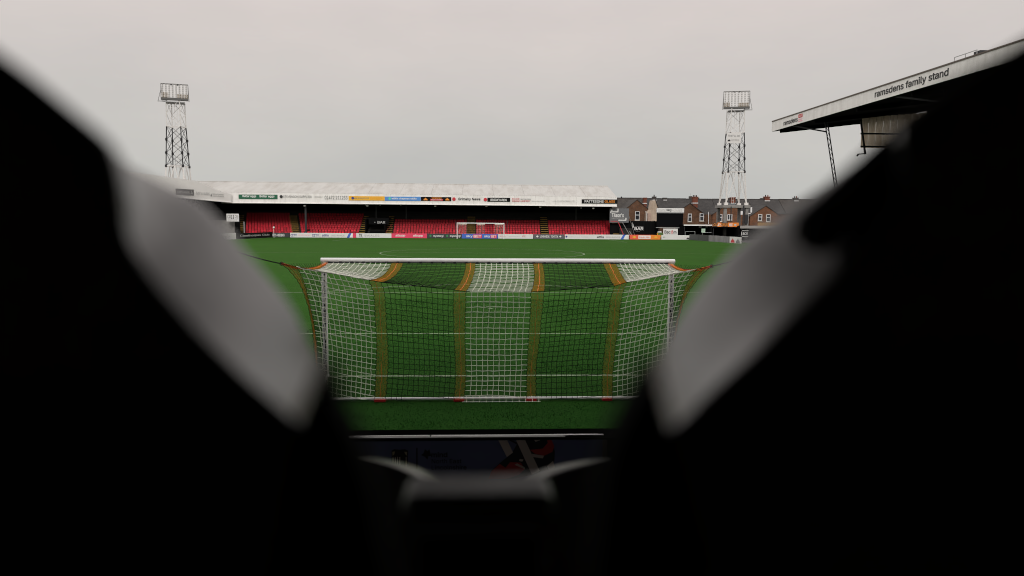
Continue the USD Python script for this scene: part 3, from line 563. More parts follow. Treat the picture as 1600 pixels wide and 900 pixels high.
t0 = thing('stadium_seat', 'red plastic tip-up seat in the lowest rows of the far stand', 'seat', first[0][:3], 'red seats in the lowest rows of the far stand')
for nm, fm, mt in zip(('seat_back', 'seat_pan'), FS, (RED_BACK, RED_SEAT)):
    fm = fm.copy(); fm.vertices = fm.vertices + BASE[t0]; part(t0, nm, fm, mt)
for s in first[1:]: copy_of(t0, np.array(s[:3]) + rng.normal(0, [0.008, 0.012, 0.004]))
rest = thing('stadium_seats', 'rows of red plastic seats rising into the dark of the far stand', 'seats', (0, 110, 0), kind='stuff')
jit = [rng.normal(0, [0.008, 0.012, 0.004]) for _ in spots]
for nm, fm, mt in zip(('seat_backs', 'seat_pans'), FS, (RED_BACK_ROWS, RED_SEAT_ROWS)):
    fv, ff = np.array(fm.vertices), np.array(fm.faces)
    part(rest, nm, trimesh.Trimesh(np.vstack([fv + np.array(q[:3]) + j for q, j in zip(spots[300:], jit)]), np.vstack([ff + i * len(fv) for i in range(len(spots) - 300)]), process=False), mt, kind='stuff')

# columns, lamps, bar opening and signs of the far stand
for px, yy in ((478, 107.2), (588, 112.5), (635, 112.5), (900, 112.5)):
    p = at(px, 345, Y=yy)
    part(fs, 'roof_column', bar((p[0], yy, -0.1), (p[0], yy, 6.3 if yy < 110 else 7.5), 0.28 if yy < 110 else 0.22), BLACK_STEEL)
LAMP_B = look('lamp_housing_white', (0.72, 0.71, 0.70), 0.35)
LBL = {476: 'white floodlight at the head of the leftmost dark column under the far roof', 574: 'larger white floodlight just left of the BAR sign under the far roof', 571: 'tiny floodlight touching the larger one left of the BAR sign', 594: 'tiny floodlight above the BAR letters under the far roof', 626: 'tiny floodlight below the blue fascia banner', 680: 'white floodlight below the black and orange fascia banner', 760: 'white floodlight above the far goal', 844: 'white floodlight below the red and grey fascia lettering', 908: 'tiny floodlight below the left end of the black and orange end banner', 927: 'white floodlight below the white capitals of the end banner'}
for px, py in ((476, 321.5), (574, 321.5), (571, 320), (594, 320.5), (626, 321), (680, 322), (760, 322.3), (844, 323.5), (908, 325), (927, 325.5)):
    p = at(px, py, Y=YF + 0.5); big = px not in (571, 594, 626, 908)
    l = thing('stand_floodlight', LBL[px], 'floodlight', p, 'small floodlights under the far stand roof')
    s = 0.20 if big else 0.10
    hood = trimesh.creation.icosphere(2, s); hood.vertices *= [1.1, 0.8, 0.75]; hood.apply_translation(p); part(l, 'lamp_head', hood, LAMP_B, 50)
    part(l, 'bracket', bar(p + [0, 0.05, s * 0.6], p + [0, 0.15, 0.75], 0.04), BLACK_STEEL)
bar_t = thing('bar_kiosk', 'black bar opening with white BAR sign among the red seats', 'bar kiosk', (-15.5, 107, 0))
x0, x1 = at(572, 360, Y=106.6)[0], at(601, 360, Y=106.6)[0]
part(bar_t, 'roof', box(x0 - 0.1, x1 + 0.6, 107.6, 111.0, 3.0, 3.2), BLACK); part(bar_t, 'sign_panel', box(x0 + 0.3, x1 + 0.6, 107.5, 107.58, 2.15, 3.2), BLACK)
part(bar_t, 'side_wall', box(x0 - 0.1, x0, 106.2, 111, 0, 3.0), BLACK); part(bar_t, 'side_wall', box(x1, x1 + 0.1, 106.2, 111, 0, 2.1), BLACK); part(bar_t, 'back_wall', box(x0, x1, 110.8, 110.95, 0, 3.0), BLACK)
part(bar_t, 'counter', box(x0 + 0.4, x1 - 0.2, 107.9, 108.4, 0.0, 1.05), BLACK)
p0 = at(589.8, 349.3, Y=107.44); p1 = at(602, 345.4, Y=107.44)
part(bar_t, 'lettering', letters('BAR', p0, X_, Z_, p1[0] - p0[0], p1[2] - p0[2], True), GREY_MARK)
part(bar_t, 'emblem', poly_solid([(0, .1), (.1, 0), (.2, .1), (.1, .2)], at(584.8, 348.3, Y=107.44), X_, Z_, 0.01), GREY_MARK)
solo('red_handrail', 'dark red handrail on the right side of the bar opening', 'handrail', join(tube([(x1 + 0.25, 106.3, 0.9), (x1 + 0.9, 109.0, 2.2)], 0.03, 6), tube([(x1 + 0.25, 106.3, 0), (x1 + 0.25, 106.3, 0.9)], 0.03, 6), tube([(x1 + 0.9, 109.0, 0.9), (x1 + 0.9, 109.0, 2.2)], 0.03, 6)), look('dark_red_rail', (0.2, 0.02, 0.03), 0.5))
d = part(bar_t, 'door_frame', join(box(at(743.9 - 0, 347, Y=112)[0], at(743.9, 347, Y=112)[0] + 0.01, 112, 112.02, 2, 2.01)), BLACK) if False else None
rs = part(fs, 'stair_doorway', box(at(843, 350, Y=113.2)[0], at(843.3, 350, Y=113.2)[0], 113.1, 113.3, 3, 5), BLK)
q0, q1 = at(843.5, 350, Y=113.2), at(855, 347.3, Y=113.2)
part(rs, 'lintel', box(q0[0], q1[0], 113.1, 113.25, q1[2] - 0.05, q1[2] + 0.12), LGREY); part(rs, 'opening', box(q0[0] - 0.05, q1[0] + 0.05, 113.3, 114, q1[2] - 0.3, q1[2] + 1.0), BLK)

# left part under the corner: sign, dark doorway, pale post
p = at(354, 346, Y=103.5); q = at(373.2, 334, Y=103.5)
sign_face('hanging_sign', 'white sign with black letters hung under the left corner of the far stand', 'sign', (p[0], p[1]), (q[0], q[1]), p[2], q[2], WBRD, [('bold', 0.1, 0.9, 0.36, 0.85, MID_MARK, '(10 1 2)'), ('bold', 0.36, 0.6, 0.36, 0.85, BLACK_MARK, '1 1'), ('text', 0.12, 0.88, 0.14, 0.26, GREY_MARK, 'MAIN STAND')])
hg = thing('corner_block', 'grey block wall with a dark doorway under the left end of the far stand', 'wall', (-41, 105, 0))
p = at(346, 366, Y=105); q = at(366, 347, Y=105)
part(hg, 'block_wall', box(-56, q[0], 105, 105.2, -0.1, 2.7), CONCRETE); part(hg, 'doorway', box(q[0] + 0.02, at(373.5, 347, Y=105)[0], 105.3, 105.5, -0.1, 2.9), BLK)
pp = at(382, 360, Y=105.2); part(hg, 'pale_post', bar((pp[0], 105.1, 0), (pp[0], 105.1, 2.5), 0.12), GALV)
cf = at(428, 366, Y=103.2)
cflag = thing('corner_pole', 'thin white pole with a round top in front of the left red seats', 'pole', (cf[0], 103.2, 0))
part(cflag, 'pole', tube([(cf[0], 103.2, 0), (cf[0], 103.2, 1.45)], 0.03, 6), WHITE); part(cflag, 'head', trimesh.creation.icosphere(2, 0.16).apply_translation([cf[0], 103.2, 1.6]), WHITE, 50)

# banners on the fascia
def banner(px0, px1, py0, py1, label, panel, marks=(), name='fascia_banner', cat='advert banner'):
    a = at(px0, py1, Y=YF - 0.075); b = at(px1, py0, Y=YF - 0.075)
    return sign_face(name, label, cat, (a[0], YF - 0.07), (b[0], YF - 0.07), a[2], b[2], panel, marks, 'adverts on the far stand fascia', 0.03)
banner(373, 433.5, 304.3, 310.6, 'dark green banner with white lettering twice, left on the roof fascia', GREEN, [('bold', 0.1, 0.45, 0.25, 0.9, WHITE_MARK, 'Better eggs'), ('bold', 0.54, 0.92, 0.25, 0.9, WHITE_MARK, 'Better eggs')])
banner(437, 545, 304, 311.5, 'thin black lettering and telephone number painted on the fascia with a round mark', None, [('dot', 0.0, 0.045, 0.2, 0.85, BLACK_MARK, ''), ('text', 0.05, 0.46, 0.35, 0.75, MID_MARK, 'STEVENSON SUPPLIES'), ('text', 0.5, 0.62, 0.4, 0.7, LGREY, 'GRIMSBY'), ('text', 0.65, 0.98, 0.1, 0.75, MID_MARK, '01472 211233')], 'fascia_lettering', 'painted lettering')
banner(545, 601, 306.7, 313, 'orange yellow banner with dark lettering on the roof fascia', YEL, [('dot', 0.07, 0.15, 0.15, 0.85, NAVY, ''), ('text', 0.15, 0.56, 0.25, 0.75, MID_MARK, 'ape Analysts Ltd'), ('text', 0.6, 0.93, 0.3, 0.7, ORANGE_MARK, '01472 211234')])
banner(601.3, 657.5, 307.6, 313.5, 'blue banner with green dot and white lettering on the roof fascia', SKYB, [('dot', 0.1, 0.17, 0.2, 0.85, LOOKS.setdefault('mint', look('mint_mark', (0.1, 0.62, 0.38), 0.5)), ''), ('bold', 0.19, 0.88, 0.25, 0.78, WHITE_MARK, 'wilkin chapman rollits')])
banner(657.8, 705, 308, 313.7, 'black banner with orange dome marks and red block on the roof fascia', BLK, [('dome', 0.08, 0.22, 0.15, 0.85, ORANGE_MARK, ''), ('box', 0.3, 0.73, 0.05, 0.5, RED_MARK, ''), ('bold', 0.35, 0.68, 0.52, 0.95, ORANGE_MARK, 'TANDOORI'), ('text', 0.34, 0.7, 0.14, 0.42, WHITE_MARK, 'RESTAURANT'), ('dome', 0.80, 0.94, 0.15, 0.85, ORANGE_MARK, '')])
banner(706.5, 763, 308, 314.5, 'black Grimsby News lettering between two red dots on the fascia', None, [('dot', 0.0, 0.1, 0.1, 0.9, RED_MARK, ''), ('bold', 0.17, 0.78, 0.15, 0.85, BLACK_MARK, 'Grimsby News'), ('dot', 0.87, 0.97, 0.05, 0.85, RED_MARK, '')], 'fascia_lettering', 'painted lettering')
banner(761.5, 797, 309.2, 315, 'small black banner with white capitals right of the red dots', BLK, [('bold', 0.14, 0.86, 0.15, 0.75, WHITE_MARK, 'BRICKYARDS')])
banner(799, 852, 309.5, 315.8, 'red and grey lettering in two lines painted on the fascia', None, [('text', 0.02, 0.24, 0.6, 0.95, RED_MARK, 'SAVAGE'), ('text', 0.27, 0.57, 0.55, 0.85, MID_MARK, 'INTERIORS'), ('bold', 0.02, 0.56, 0.12, 0.42, RED_MARK, 'GRIMSBY & DISTRICT'), ('text', 0.6, 0.98, 0.2, 0.42, GREY_MARK, 'www.interiors.uk')], 'fascia_lettering', 'painted lettering')
banner(863, 900, 312, 316, 'faint grey lettering on the fascia left of the right hand black banner', None, [('text', 0.02, 0.95, 0.2, 0.75, LGREY, 'J.W. CLEETHORPES LTD')], 'fascia_lettering', 'painted lettering')
banner(909, 965, 311.7, 317.8, 'long black banner with white and orange capitals at the right end', BLK, [('bold', 0.08, 0.61, 0.2, 0.8, WHITE_MARK, 'PATTESONS'), ('bold', 0.64, 0.93, 0.2, 0.8, ORANGE_MARK, 'GLASS')])
for (xa, xb, ya, yb, lb, pm, mk, nm, ct) in ((274.5, 302.5, 296.3, 304.5, 'dark grey banner on the white corner panel of the far stand', look('faded_grey_banner', (0.09, 0.085, 0.085), 0.6, vary=0.2), [('text', 0.1, 0.75, 0.3, 0.65, GREY_MARK, 'LINCOLNSHIRE'), ('text', 0.82, 0.92, 0.2, 0.8, GREY_MARK, '4')], 'fascia_banner', 'advert banner'),
        (306, 330, 299.3, 305.5, 'faint grey lettering beside the dark banner on the corner panel', None, [('text', 0.02, 0.9, 0.2, 0.8, LGREY, 'NEWARK')], 'fascia_lettering', 'painted lettering'),
        (329, 350, 301, 309, 'black emblem with two lines of grey lettering on the corner panel', None, [('dome', 0.0, 0.09, 0.25, 0.8, MID_MARK, ''), ('text', 0.13, 0.95, 0.55, 0.8, GREY_MARK, 'North East Lincolnshire'), ('text', 0.13, 0.95, 0.2, 0.45, GREY_MARK, 'Council in Partnership')], 'fascia_lettering', 'painted lettering')):
    a, b = on_corner(xa, yb), on_corner(xb, ya); a = a + nc * 0.035; b = b + nc * 0.035
    sign_face(nm, lb, ct, a[:2], b[:2], a[2], b[2], pm, mk, 'adverts on the far stand fascia', 0.025)

# ------------------------------------------------------------------ corner beside the far stand: signs, bar, screen, shelters
def face_at(name, label, cat, px0, px1, py0, py1, Y, panel, marks=(), group=None, thick=0.06):
    a, b = at(px0, py1, Y=Y), at(px1, py0, Y=Y); return sign_face(name, label, cat, (a[0], Y), (b[0], Y), a[2], b[2], panel, marks, group, thick)
face_at('wall_sign', 'grey square sign with white Tilson\'s lettering and bracket marks by the stand end', 'sign', 952.5, 983, 325.5, 347.8, 106.6, look('sign_grey', (0.13, 0.13, 0.138), 0.5, vary=0.06), [
    ('bold', 0.1, 0.73, 0.38, 0.66, WHITE_MARK, "Tilson's"), ('text', 0.1, 0.74, 0.25, 0.34, GREY_MARK, 'JOINERY & SHOPFITTING'),
    ('box', 0.03, 0.44, 0.72, 0.78, WHITE_MARK, ''), ('box', 0.40, 0.45, 0.78, 0.97, WHITE_MARK, ''), ('box', 0.03, 0.07, 0.66, 0.72, WHITE_MARK, ''), ('diamond', 0.06, 0.15, 0.8, 0.92, WHITE_MARK, ''),
    ('box', 0.45, 0.86, 0.14, 0.20, WHITE_MARK, ''), ('box', 0.82, 0.87, 0.20, 0.34, WHITE_MARK, ''), ('box', 0.05, 0.42, 0.08, 0.12, RED_MARK, '')])
def rail(px, Y, r, mat, name, label):
    P = [at(x, y, Y=Y) for x, y in px]; return solo(name, label, 'handrail', join([tube([P[i], P[i + 1]], r, 6) for i in range(len(P) - 1)]), mat)
rail([(966, 347), (974.5, 367.5), (984, 368)], 106.0, 0.055, look('red_rail_paint', (0.62, 0.05, 0.07), 0.45), 'stair_rail', 'red painted stair rail below the grey square sign')
rail([(972.5, 347.5), (984, 367.5)], 106.3, 0.045, GALV, 'stair_rail', 'pale steel stair rail just right of the red one')
rail([(983.5, 361), (988.5, 370)], 105.6, 0.06, GALV, 'stair_rail', 'short steel stair rail below the leaning pale flag')
ew = thing('stand_end_stairs', 'dark panelled side of the stairs at the right end of the far stand', 'stairs', (25, 107, 0))
e0, e1 = at(953, 350, Y=107.2)[0], at(990, 350, Y=107.2)[0]
part(ew, 'side_panel', box(e0, e1, 107.2, 107.35, -0.1, 2.6), BLACK)
for i in range(7): part(ew, 'step', box(e0 + 1.6, e1 - 0.3, 106.2 + 0.12 * i, 107.2, 0.25 * i, 0.25 * i + 0.25), DARK_CONCRETE)
fl = thing('feather_flag', 'thin pale flag leaning against the black bar wall', 'flag', at(988, 357, Y=106.4))
a, b, c2, d2 = [at(x, y, Y=106.4) for x, y in ((983, 338), (988.5, 357), (990.5, 354.5), (988.3, 347))]
part(fl, 'pole', tube([a, b + (b - a) * 0.55], 0.022, 5), GALV); part(fl, 'cloth', join(trimesh.Trimesh([b + [-.02, -.02, 0], c2 + [0, -.02, 0], d2 + [0, -.02, 0], b + [-.02, .02, 0], c2 + [0, .02, 0], d2 + [0, .02, 0]], [[0, 1, 2], [5, 4, 3], [0, 3, 4], [0, 4, 1], [1, 4, 5], [1, 5, 2], [2, 5, 3], [2, 3, 0]], process=False)), LGREY)

YBAR = 110.0
bl = thing('black_bar_building', 'low black clad bar with white BAR lettering right of the stand', 'bar building', (31, YBAR, 0))
X0, X1 = at(984, 350, Y=YBAR)[0], at(1029, 350, Y=YBAR)[0]
ZT = at(1000, 345.5, Y=YBAR)[2]
nb = 9
for i in range(nb):
    part(bl, 'cladding_panel', box(X0 + (X1 - X0) * i / nb + 0.01, X0 + (X1 - X0) * (i + 1) / nb - 0.01, YBAR + 0.01 * (i % 2), YBAR + 0.2, -0.1, ZT), BLACK)
part(bl, 'roof', box(X0 - 0.1, X1 + 0.1, YBAR + 0.2, YBAR + 6, ZT - 0.15, ZT), BLACK); part(bl, 'back_wall', box(X0, X1, YBAR + 5.8, YBAR + 6, -0.1, ZT - 0.15), BLACK)
p0, p1 = at(991.3, 359.6, Y=YBAR - 0.02), at(1005.3, 354.8, Y=YBAR - 0.02); part(bl, 'lettering', letters('BAR', p0, X_, Z_, p1[0] - p0[0], p1[2] - p0[2], True), WHITE_MARK)
p0, p1 = at(991.5, 354.2, Y=YBAR - 0.02), at(1005, 353.2, Y=YBAR - 0.02); part(bl, 'lettering', letters('THE MARINERS', p0, X_, Z_, p1[0] - p0[0], p1[2] - p0[2]), GREY_MARK)
p0, p1 = at(993.5, 361.8, Y=YBAR - 0.02), at(999.5, 361, Y=YBAR - 0.02); part(bl, 'lettering', letters('EST 1878', p0, X_, Z_, p1[0] - p0[0], p1[2] - p0[2]), GREY_MARK)
for k_, (px, py, sz, lb) in enumerate(((1013, 349.5, 0.75, 'dark shrub growing above the black bar, below the pale gable'), (1021, 349, 0.95, 'larger dark shrub growing at the right end above the black bar'))):
    c0 = at(px, py, Y=YBAR + 7.5); tr = thing('shrub', lb, 'shrub', (c0[0], c0[1], 0))
    part(tr, 'stem', tube([(c0[0], c0[1], 0), (c0[0] + 0.1, c0[1], c0[2])], [0.08, 0.03], 6), look('bark', (0.06, 0.045, 0.035), 0.9))
    n = 700; u_ = rng.normal(0, 1, (n, 3)); u_ /= np.linalg.norm(u_, axis=1, keepdims=True); pos = c0 + [0, 0, -0.3] + u_ * (rng.uniform(0.3, 1, (n, 1)) ** 0.6) * sz * np.array([1.0, 0.9, 0.75])
    q_ = rng.normal(0, 0.09, (n, 3, 3)); part(tr, 'foliage', trimesh.Trimesh((pos[:, None] + q_).reshape(-1, 3), np.arange(3 * n).reshape(-1, 3), process=False), look('dark_leaves', (0.012, 0.018, 0.010), 0.8), kind='stuff')

scr = thing('video_screen', 'big black video screen with a white header board beside the black bar', 'screen', at(1047, 372, Y=108.5))
def quad(px0, px1, py0, py1, Y, d=0.08):
    a, b = at(px0, py1, Y=Y), at(px1, py0, Y=Y); return box(a[0], b[0], Y, Y + d, a[2], b[2])
part(scr, 'screen_face', quad(1026.5, 1067.5, 332.5, 354.5, 108.5, 0.4), look('dead_screen', (0.004, 0.004, 0.005), 0.7, spec=0.05)); part(scr, 'header_board', quad(1026.5, 1069, 325.3, 332, 108.42, 0.45), WBRD)
p0, p1 = at(1029, 330.8, Y=108.4), at(1066.5, 326.8, Y=108.4); w_ = p1[0] - p0[0]; h_ = p1[2] - p0[2]
part(scr, 'lettering', letters('COASTAL', p0, X_, Z_, w_ * 0.3, h_), LGREY); part(scr, 'lettering', letters('seg', p0 + [w_ * 0.33, 0, 0], X_, Z_, w_ * 0.2, h_), BLACK_MARK); part(scr, 'lettering', letters('HOMES', p0 + [w_ * 0.56, 0, h_ * 0.1], X_, Z_, w_ * 0.42, h_ * 0.8), LGREY)
part(scr, 'cable_tray', quad(1027, 1069, 331.8, 333, 108.3, 0.1), MID_MARK); part(scr, 'lower_rail', quad(1025, 1069, 355.3, 356.2, 108.4, 0.1), GALV)
for px in (1030, 1065): q = at(px, 355, Y=108.7); part(scr, 'leg', bar((q[0], 108.7, -0.1), (q[0], 108.7, q[2] + 0.1), 0.18), BLACK_STEEL)
face_at('standing_sign', 'white Bacon sign with a red letter standing below the big screen', 'sign', 1036, 1059.3, 357.3, 369.8, 104.6, WBRD, [('bold', 0.09, 0.5, 0.38, 0.78, BLACK_MARK, 'Bac'), ('bold', 0.54, 0.68, 0.38, 0.70, RED_MARK, 'o'), ('dot', 0.57, 0.65, 0.72, 0.84, RED_MARK, ''), ('bold', 0.71, 0.9, 0.38, 0.68, BLACK_MARK, 'n'), ('text', 0.12, 0.86, 0.22, 0.29, LGREY, 'engineering and trade supply')])
mw = thing('groundskeeping_cart', 'small green and yellow cart with a white top left of the Bacon sign', 'cart', at(1031, 370, Y=104.8))
a, b = at(1027.3, 369.5, Y=104.8), at(1035.8, 360.5, Y=104.8); cxm = (a[0] + b[0]) / 2; wm = b[0] - a[0]; h0, h1 = a[2], b[2]
part(mw, 'body', poly_solid([(0, 0.12), (wm, 0.12), (wm, (h1 - h0) * .55), (wm * .72, (h1 - h0) * .72), (wm * .2, (h1 - h0) * .66), (0, (h1 - h0) * .5)], (a[0], 104.5, h0), X_, Z_, 0.7), look('cart_green', (0.07, 0.13, 0.03), 0.6, vary=0.3, scale=6))
part(mw, 'yellow_base', box(a[0], b[0], 104.42, 105.1, h0 + 0.02, h0 + 0.13), YEL); part(mw, 'yellow_edge', box(a[0] - 0.04, a[0], 104.45, 105.1, h0, h0 + .6), YEL)
part(mw, 'white_top', poly_solid([(0, 0), (wm * .72, 0), (wm * .6, .2), (wm * .1, .14)], (a[0] + wm * .05, 104.6, h0 + (h1 - h0) * .7), X_, Z_, 0.7), WBRD)
for s_ in (0.2, 0.8): part(mw, 'wheel', disc((a[0] + wm * s_, 104.4, h0 + 0.1), 0.12, X_, Z_, 0.1), BLK)

def shelter(name, label, px0, px1, py_roof0, py_roof1, Y, depth, edge_mat, posts):
    a, b = at(px0, py_roof1, Y=Y), at(px1, py_roof0, Y=Y); t = thing(name, label, 'shelter', ((a[0] + b[0]) / 2, Y, 0))
    part(t, 'roof_edge', box(a[0], b[0], Y, Y + 0.08, a[2], b[2]), edge_mat); part(t, 'roof', box(a[0], b[0], Y + 0.082, Y + depth, a[2] + 0.02, b[2] - 0.02), BLACK)
    part(t, 'rear_wall', box(a[0], b[0], Y + depth, Y + depth + 0.15, -0.1, b[2] - 0.03), BLACK); part(t, 'ceiling_lining', box(a[0] + .02, b[0] - .02, Y + 0.1, Y + depth - 0.01, a[2] - 0.06, a[2] + 0.018), BLACK)
    part(t, 'side_wall', box(a[0], a[0] + 0.1, Y + 0.3, Y + depth, -0.1, a[2] - .07), BLACK); part(t, 'side_wall', box(b[0] - 0.1, b[0], Y + 0.3, Y + depth, -0.1, a[2] - .07), BLACK)
    for px in posts: q = at(px, 365, Y=Y + 0.2); part(t, 'post', bar((q[0], Y + 0.2, -0.1), (q[0], Y + 0.2, a[2]), 0.09), BLACK_STEEL)
    return t
sh1 = shelter('fan_shelter', 'low dark shelter with a white roof edge right of the big screen', 1068.5, 1113, 351, 352.9, 105.8, 5.0, WBRD, (1069.5, 1112))
for px, py in ((1094, 354.5), (1104, 354.3), (1110, 354.6)): q = at(px, py, Y=106.3); part(sh1, 'lamp', box(q[0] - 0.22, q[0] + 0.22, 106.2, 106.4, q[2] - 0.07, q[2] + 0.09), LAMP_B)
for px0, px1, py, lb in ((1071, 1086, 362, 'white tubular rail inside the low shelter'), (1098, 1113, 363.5, 'thin white rail at the right end of the low shelter')):
    a, b = at(px0, py, Y=105.0), at(px1, py, Y=105.0)
    solo('tubular_rail', lb, 'rail', join(tube([(a[0], 105, 0), (a[0], 105, a[2])], 0.035, 6), tube([(a[0], 105, a[2]), (b[0], 105, b[2])], 0.035, 6), tube([(b[0], 105, 0), (b[0], 105, b[2])], 0.035, 6)), GALV)
face_at('small_sign', 'small pale green sign hanging in the low shelter', 'sign', 1096, 1102, 357.3, 363.2, 105.6, look('pale_green_sign', (0.42, 0.58, 0.45), 0.6), [('text', 0.2, 0.8, 0.3, 0.7, GREY_MARK, 'EXIT')])
sh2 = shelter('fan_shelter', 'dark shelter below the orange advert banner at the foot of the floodlight tower', 1113.5, 1155.5, 354.6, 355.6, 104.5, 5.0, BLACK, (1114.5, 1154))
face_at('roof_banner', 'orange advert banner with white letters on the shelter below the floodlight tower', 'advert banner', 1114, 1154.5, 348, 354.5, 104.45, ORG, [('box', 0.0, 0.17, 0, 1, look('dark_brown_print', (0.05, 0.03, 0.02), 0.6), ''), ('bold', 0.02, 0.16, 0.2, 0.8, ORANGE_MARK, 'CL'), ('bold', 0.16, 0.33, 0.2, 0.8, WHITE_MARK, '.P.'), ('box', 0.33, 0.58, 0, 1, LOOKS['dark_brown_print'], ''), ('bold', 0.35, 0.57, 0.15, 0.85, ORANGE_MARK, 'DRUG'), ('bold', 0.62, 0.76, 0.15, 0.85, WHITE_MARK, 'MAD'), ('box', 0.82, 0.9, 0.3, 0.7, LGREY, '')])
sh3 = shelter('fan_shelter', 'long grey roofed shelter running off behind the right hand near seat', 1156.5, 1240, 353.2, 356.8, 103.0, 6.0, look('grey_roof_edge', (0.34, 0.32, 0.30), 0.7), (1158, 1200, 1238))
face_at('shelter_sign', 'black sign with a white bracket outline and letters on the right hand shelter', 'sign', 1158, 1169.5, 360, 370, 102.8, BLK, [('box', 0.1, 1.0, 0.9, 0.97, WHITE_MARK, ''), ('box', 0.1, 1.0, 0.03, 0.1, WHITE_MARK, ''), ('box', 0.02, 0.1, 0.2, 0.8, WHITE_MARK, ''), ('bold', 0.22, 0.95, 0.3, 0.7, WHITE_MARK, 'BCK')])
face_at('timber_hoarding', 'tan timber hoarding on the roof of the right hand shelter', 'hoarding', 1184, 1240, 348.2, 353.4, 106.0, look('tan_timber', (0.32, 0.19, 0.07), 0.8, vary=0.25, scale=3, stretch=(3, 1, .4)), [])

# ------------------------------------------------------------------ terraced houses beyond
SLATE = slate_look('grey_slate', (0.050, 0.046, 0.045), (0.036, 0.033, 0.033)); SLATE_B = slate_look('brown_grey_slate', (0.056, 0.049, 0.044), (0.040, 0.034, 0.031))
BRICK_A = brick_look('brown_brick', (0.155, 0.072, 0.034), (0.092, 0.043, 0.022), (0.12, 0.095, 0.08)); BRICK_B = brick_look('orange_brick', (0.205, 0.080, 0.034), (0.12, 0.049, 0.024), (0.12, 0.10, 0.08)); BRICK_C = brick_look('dark_red_brick', (0.22, 0.050, 0.022), (0.14, 0.034, 0.018), (0.15, 0.12, 0.10))
CREAM = look('cream_render', (0.48, 0.38, 0.29), 0.9, vary=0.18, scale=1.2, dirt=((0.16, 0.12, 0.09), 0.6, 1.8, (1, 1, 0.35)))
FRAME = look('white_window_frame', (0.75, 0.75, 0.75), 0.4); STONE = look('pale_stone', (0.42, 0.37, 0.30), 0.8)
def gable_solid(x0, x1, ya, yb, z_e, z_r, base=-0.1):
    """A building wing whose gable faces -y."""
    xm = (x0 + x1) / 2; return poly_solid([(x0, base), (x1, base), (x1, z_e), (xm, z_r), (x0, z_e)], (0, ya, 0), X_, Z_, yb - ya)
def roof_planes(x0, x1, ya, yb, z_e, z_r, o=0.18, th=0.10):
    xm = (x0 + x1) / 2; s = (z_r - z_e) / (xm - x0); return join([poly_solid([(x0 - o, z_e - o * s + 0.02), (xm, z_r + 0.02), (xm, z_r + th + 0.04), (x0 - o, z_e - o * s + th)], (0, ya - 0.12, 0), X_, Z_, yb - ya + 0.12),
        poly_solid([(x1 + o, z_e - o * s + 0.02), (x1 + o, z_e - o * s + th), (xm, z_r + th + 0.04), (xm, z_r + 0.02)], (0, ya - 0.12, 0), X_, Z_, yb - ya + 0.12)])
def window(t, px0, px1, py0, py1, Y, split='v'):
    a, b = at(px0, py1, Y=Y), at(px1, py0, Y=Y); x0, x1, z0, z1 = a[0], b[0], a[2], b[2]; f = 0.10
    w = part(t, 'window', join(box(x0, x0 + f, Y - 0.07, Y + 0.02, z0, z1), box(x1 - f, x1, Y - 0.07, Y + 0.02, z0, z1), box(x0 + f, x1 - f, Y - 0.07, Y + 0.02, z1 - f, z1), box(x0 + f, x1 - f, Y - 0.07, Y + 0.02, z0, z0 + f),
        box(x0 + f, x1 - f, Y - 0.06, Y + 0.02, z0 + (z1 - z0) * 0.56, z0 + (z1 - z0) * 0.56 + f) if split == 'h' else box((x0 + x1) / 2 - f / 2, (x0 + x1) / 2 + f / 2, Y - 0.06, Y + 0.02, z0 + f, z1 - f)), FRAME)
    part(w, 'pane', box(x0 + f, x1 - f, Y - 0.025, Y - 0.012, z0 + f, z1 - f), GLASS_DARK); part(w, 'sill', box(x0 - 0.08, x1 + 0.08, Y - 0.14, Y - 0.004, z0 - 0.12, z0 - 0.002), STONE); return w
YW, YM = 128.0, 134.0                                  # gabled back wings, main ranges
def house(label, px0, px1, py_ridge, py_eave, mat, roofm, YM=YM, dep=8.0):
    a, b = at(px0, py_ridge, Y=YM + dep / 2), at(px1, py_ridge, Y=YM + dep / 2); e = at((px0 + px1) / 2, py_eave, Y=YM)[2]; r = (a[2] + b[2]) / 2
    t = thing('terraced_house', label, 'house', ((a[0] + b[0]) / 2, YM, 0), 'row of terraced houses beyond the ground'); HB[t] = (a[0], b[0], e, r, YM, dep)
    part(t, 'wall', box(a[0] + 0.01, b[0] - 0.01, YM, YM + dep, -0.1, e - 0.02), mat)
    prof = [(-0.25, e - 0.22), (dep / 2, r), (dep + 0.25, e - 0.22), (dep + 0.25, e - 0.1), (dep / 2, r + 0.13), (-0.25, e - 0.10)]
    part(t, 'roof', poly_solid([(y, z) for y, z in prof], (b[0] - 0.012, YM, 0), Y_, Z_, b[0] - a[0] - 0.024), roofm)
    part(t, 'gable_infill', poly_solid([(0, e - 0.02), (dep, e - 0.02), (dep / 2, r - 0.01)], (b[0] - 0.03, YM, 0), Y_, Z_, b[0] - a[0] - 0.06), mat)
    part(t, 'ridge_tiles', tube([(a[0] + .02, YM + dep / 2, r + 0.13), (b[0] - .02, YM + dep / 2, r + 0.13)], 0.10, 6), SLATE)
    return t
HB = {}
def wing(t, px0, px1, py_apex, py_eave, mat, roofm, YWg=YW, px_apex=None):
    x0, x1 = at(px0, py_eave, Y=YWg)[0], at(px1, py_eave, Y=YWg)[0]; ze, zr = at((px0 + px1) / 2, py_eave, Y=YWg)[2], at((px0 + px1) / 2, py_apex, Y=YWg)[2]
    part(t, 'wing_wall', gable_solid(x0, x1, YWg, YM + 1.2, ze, zr), mat); part(t, 'wing_roof', roof_planes(x0, x1, YWg, YM + 2.2, ze, zr), roofm)
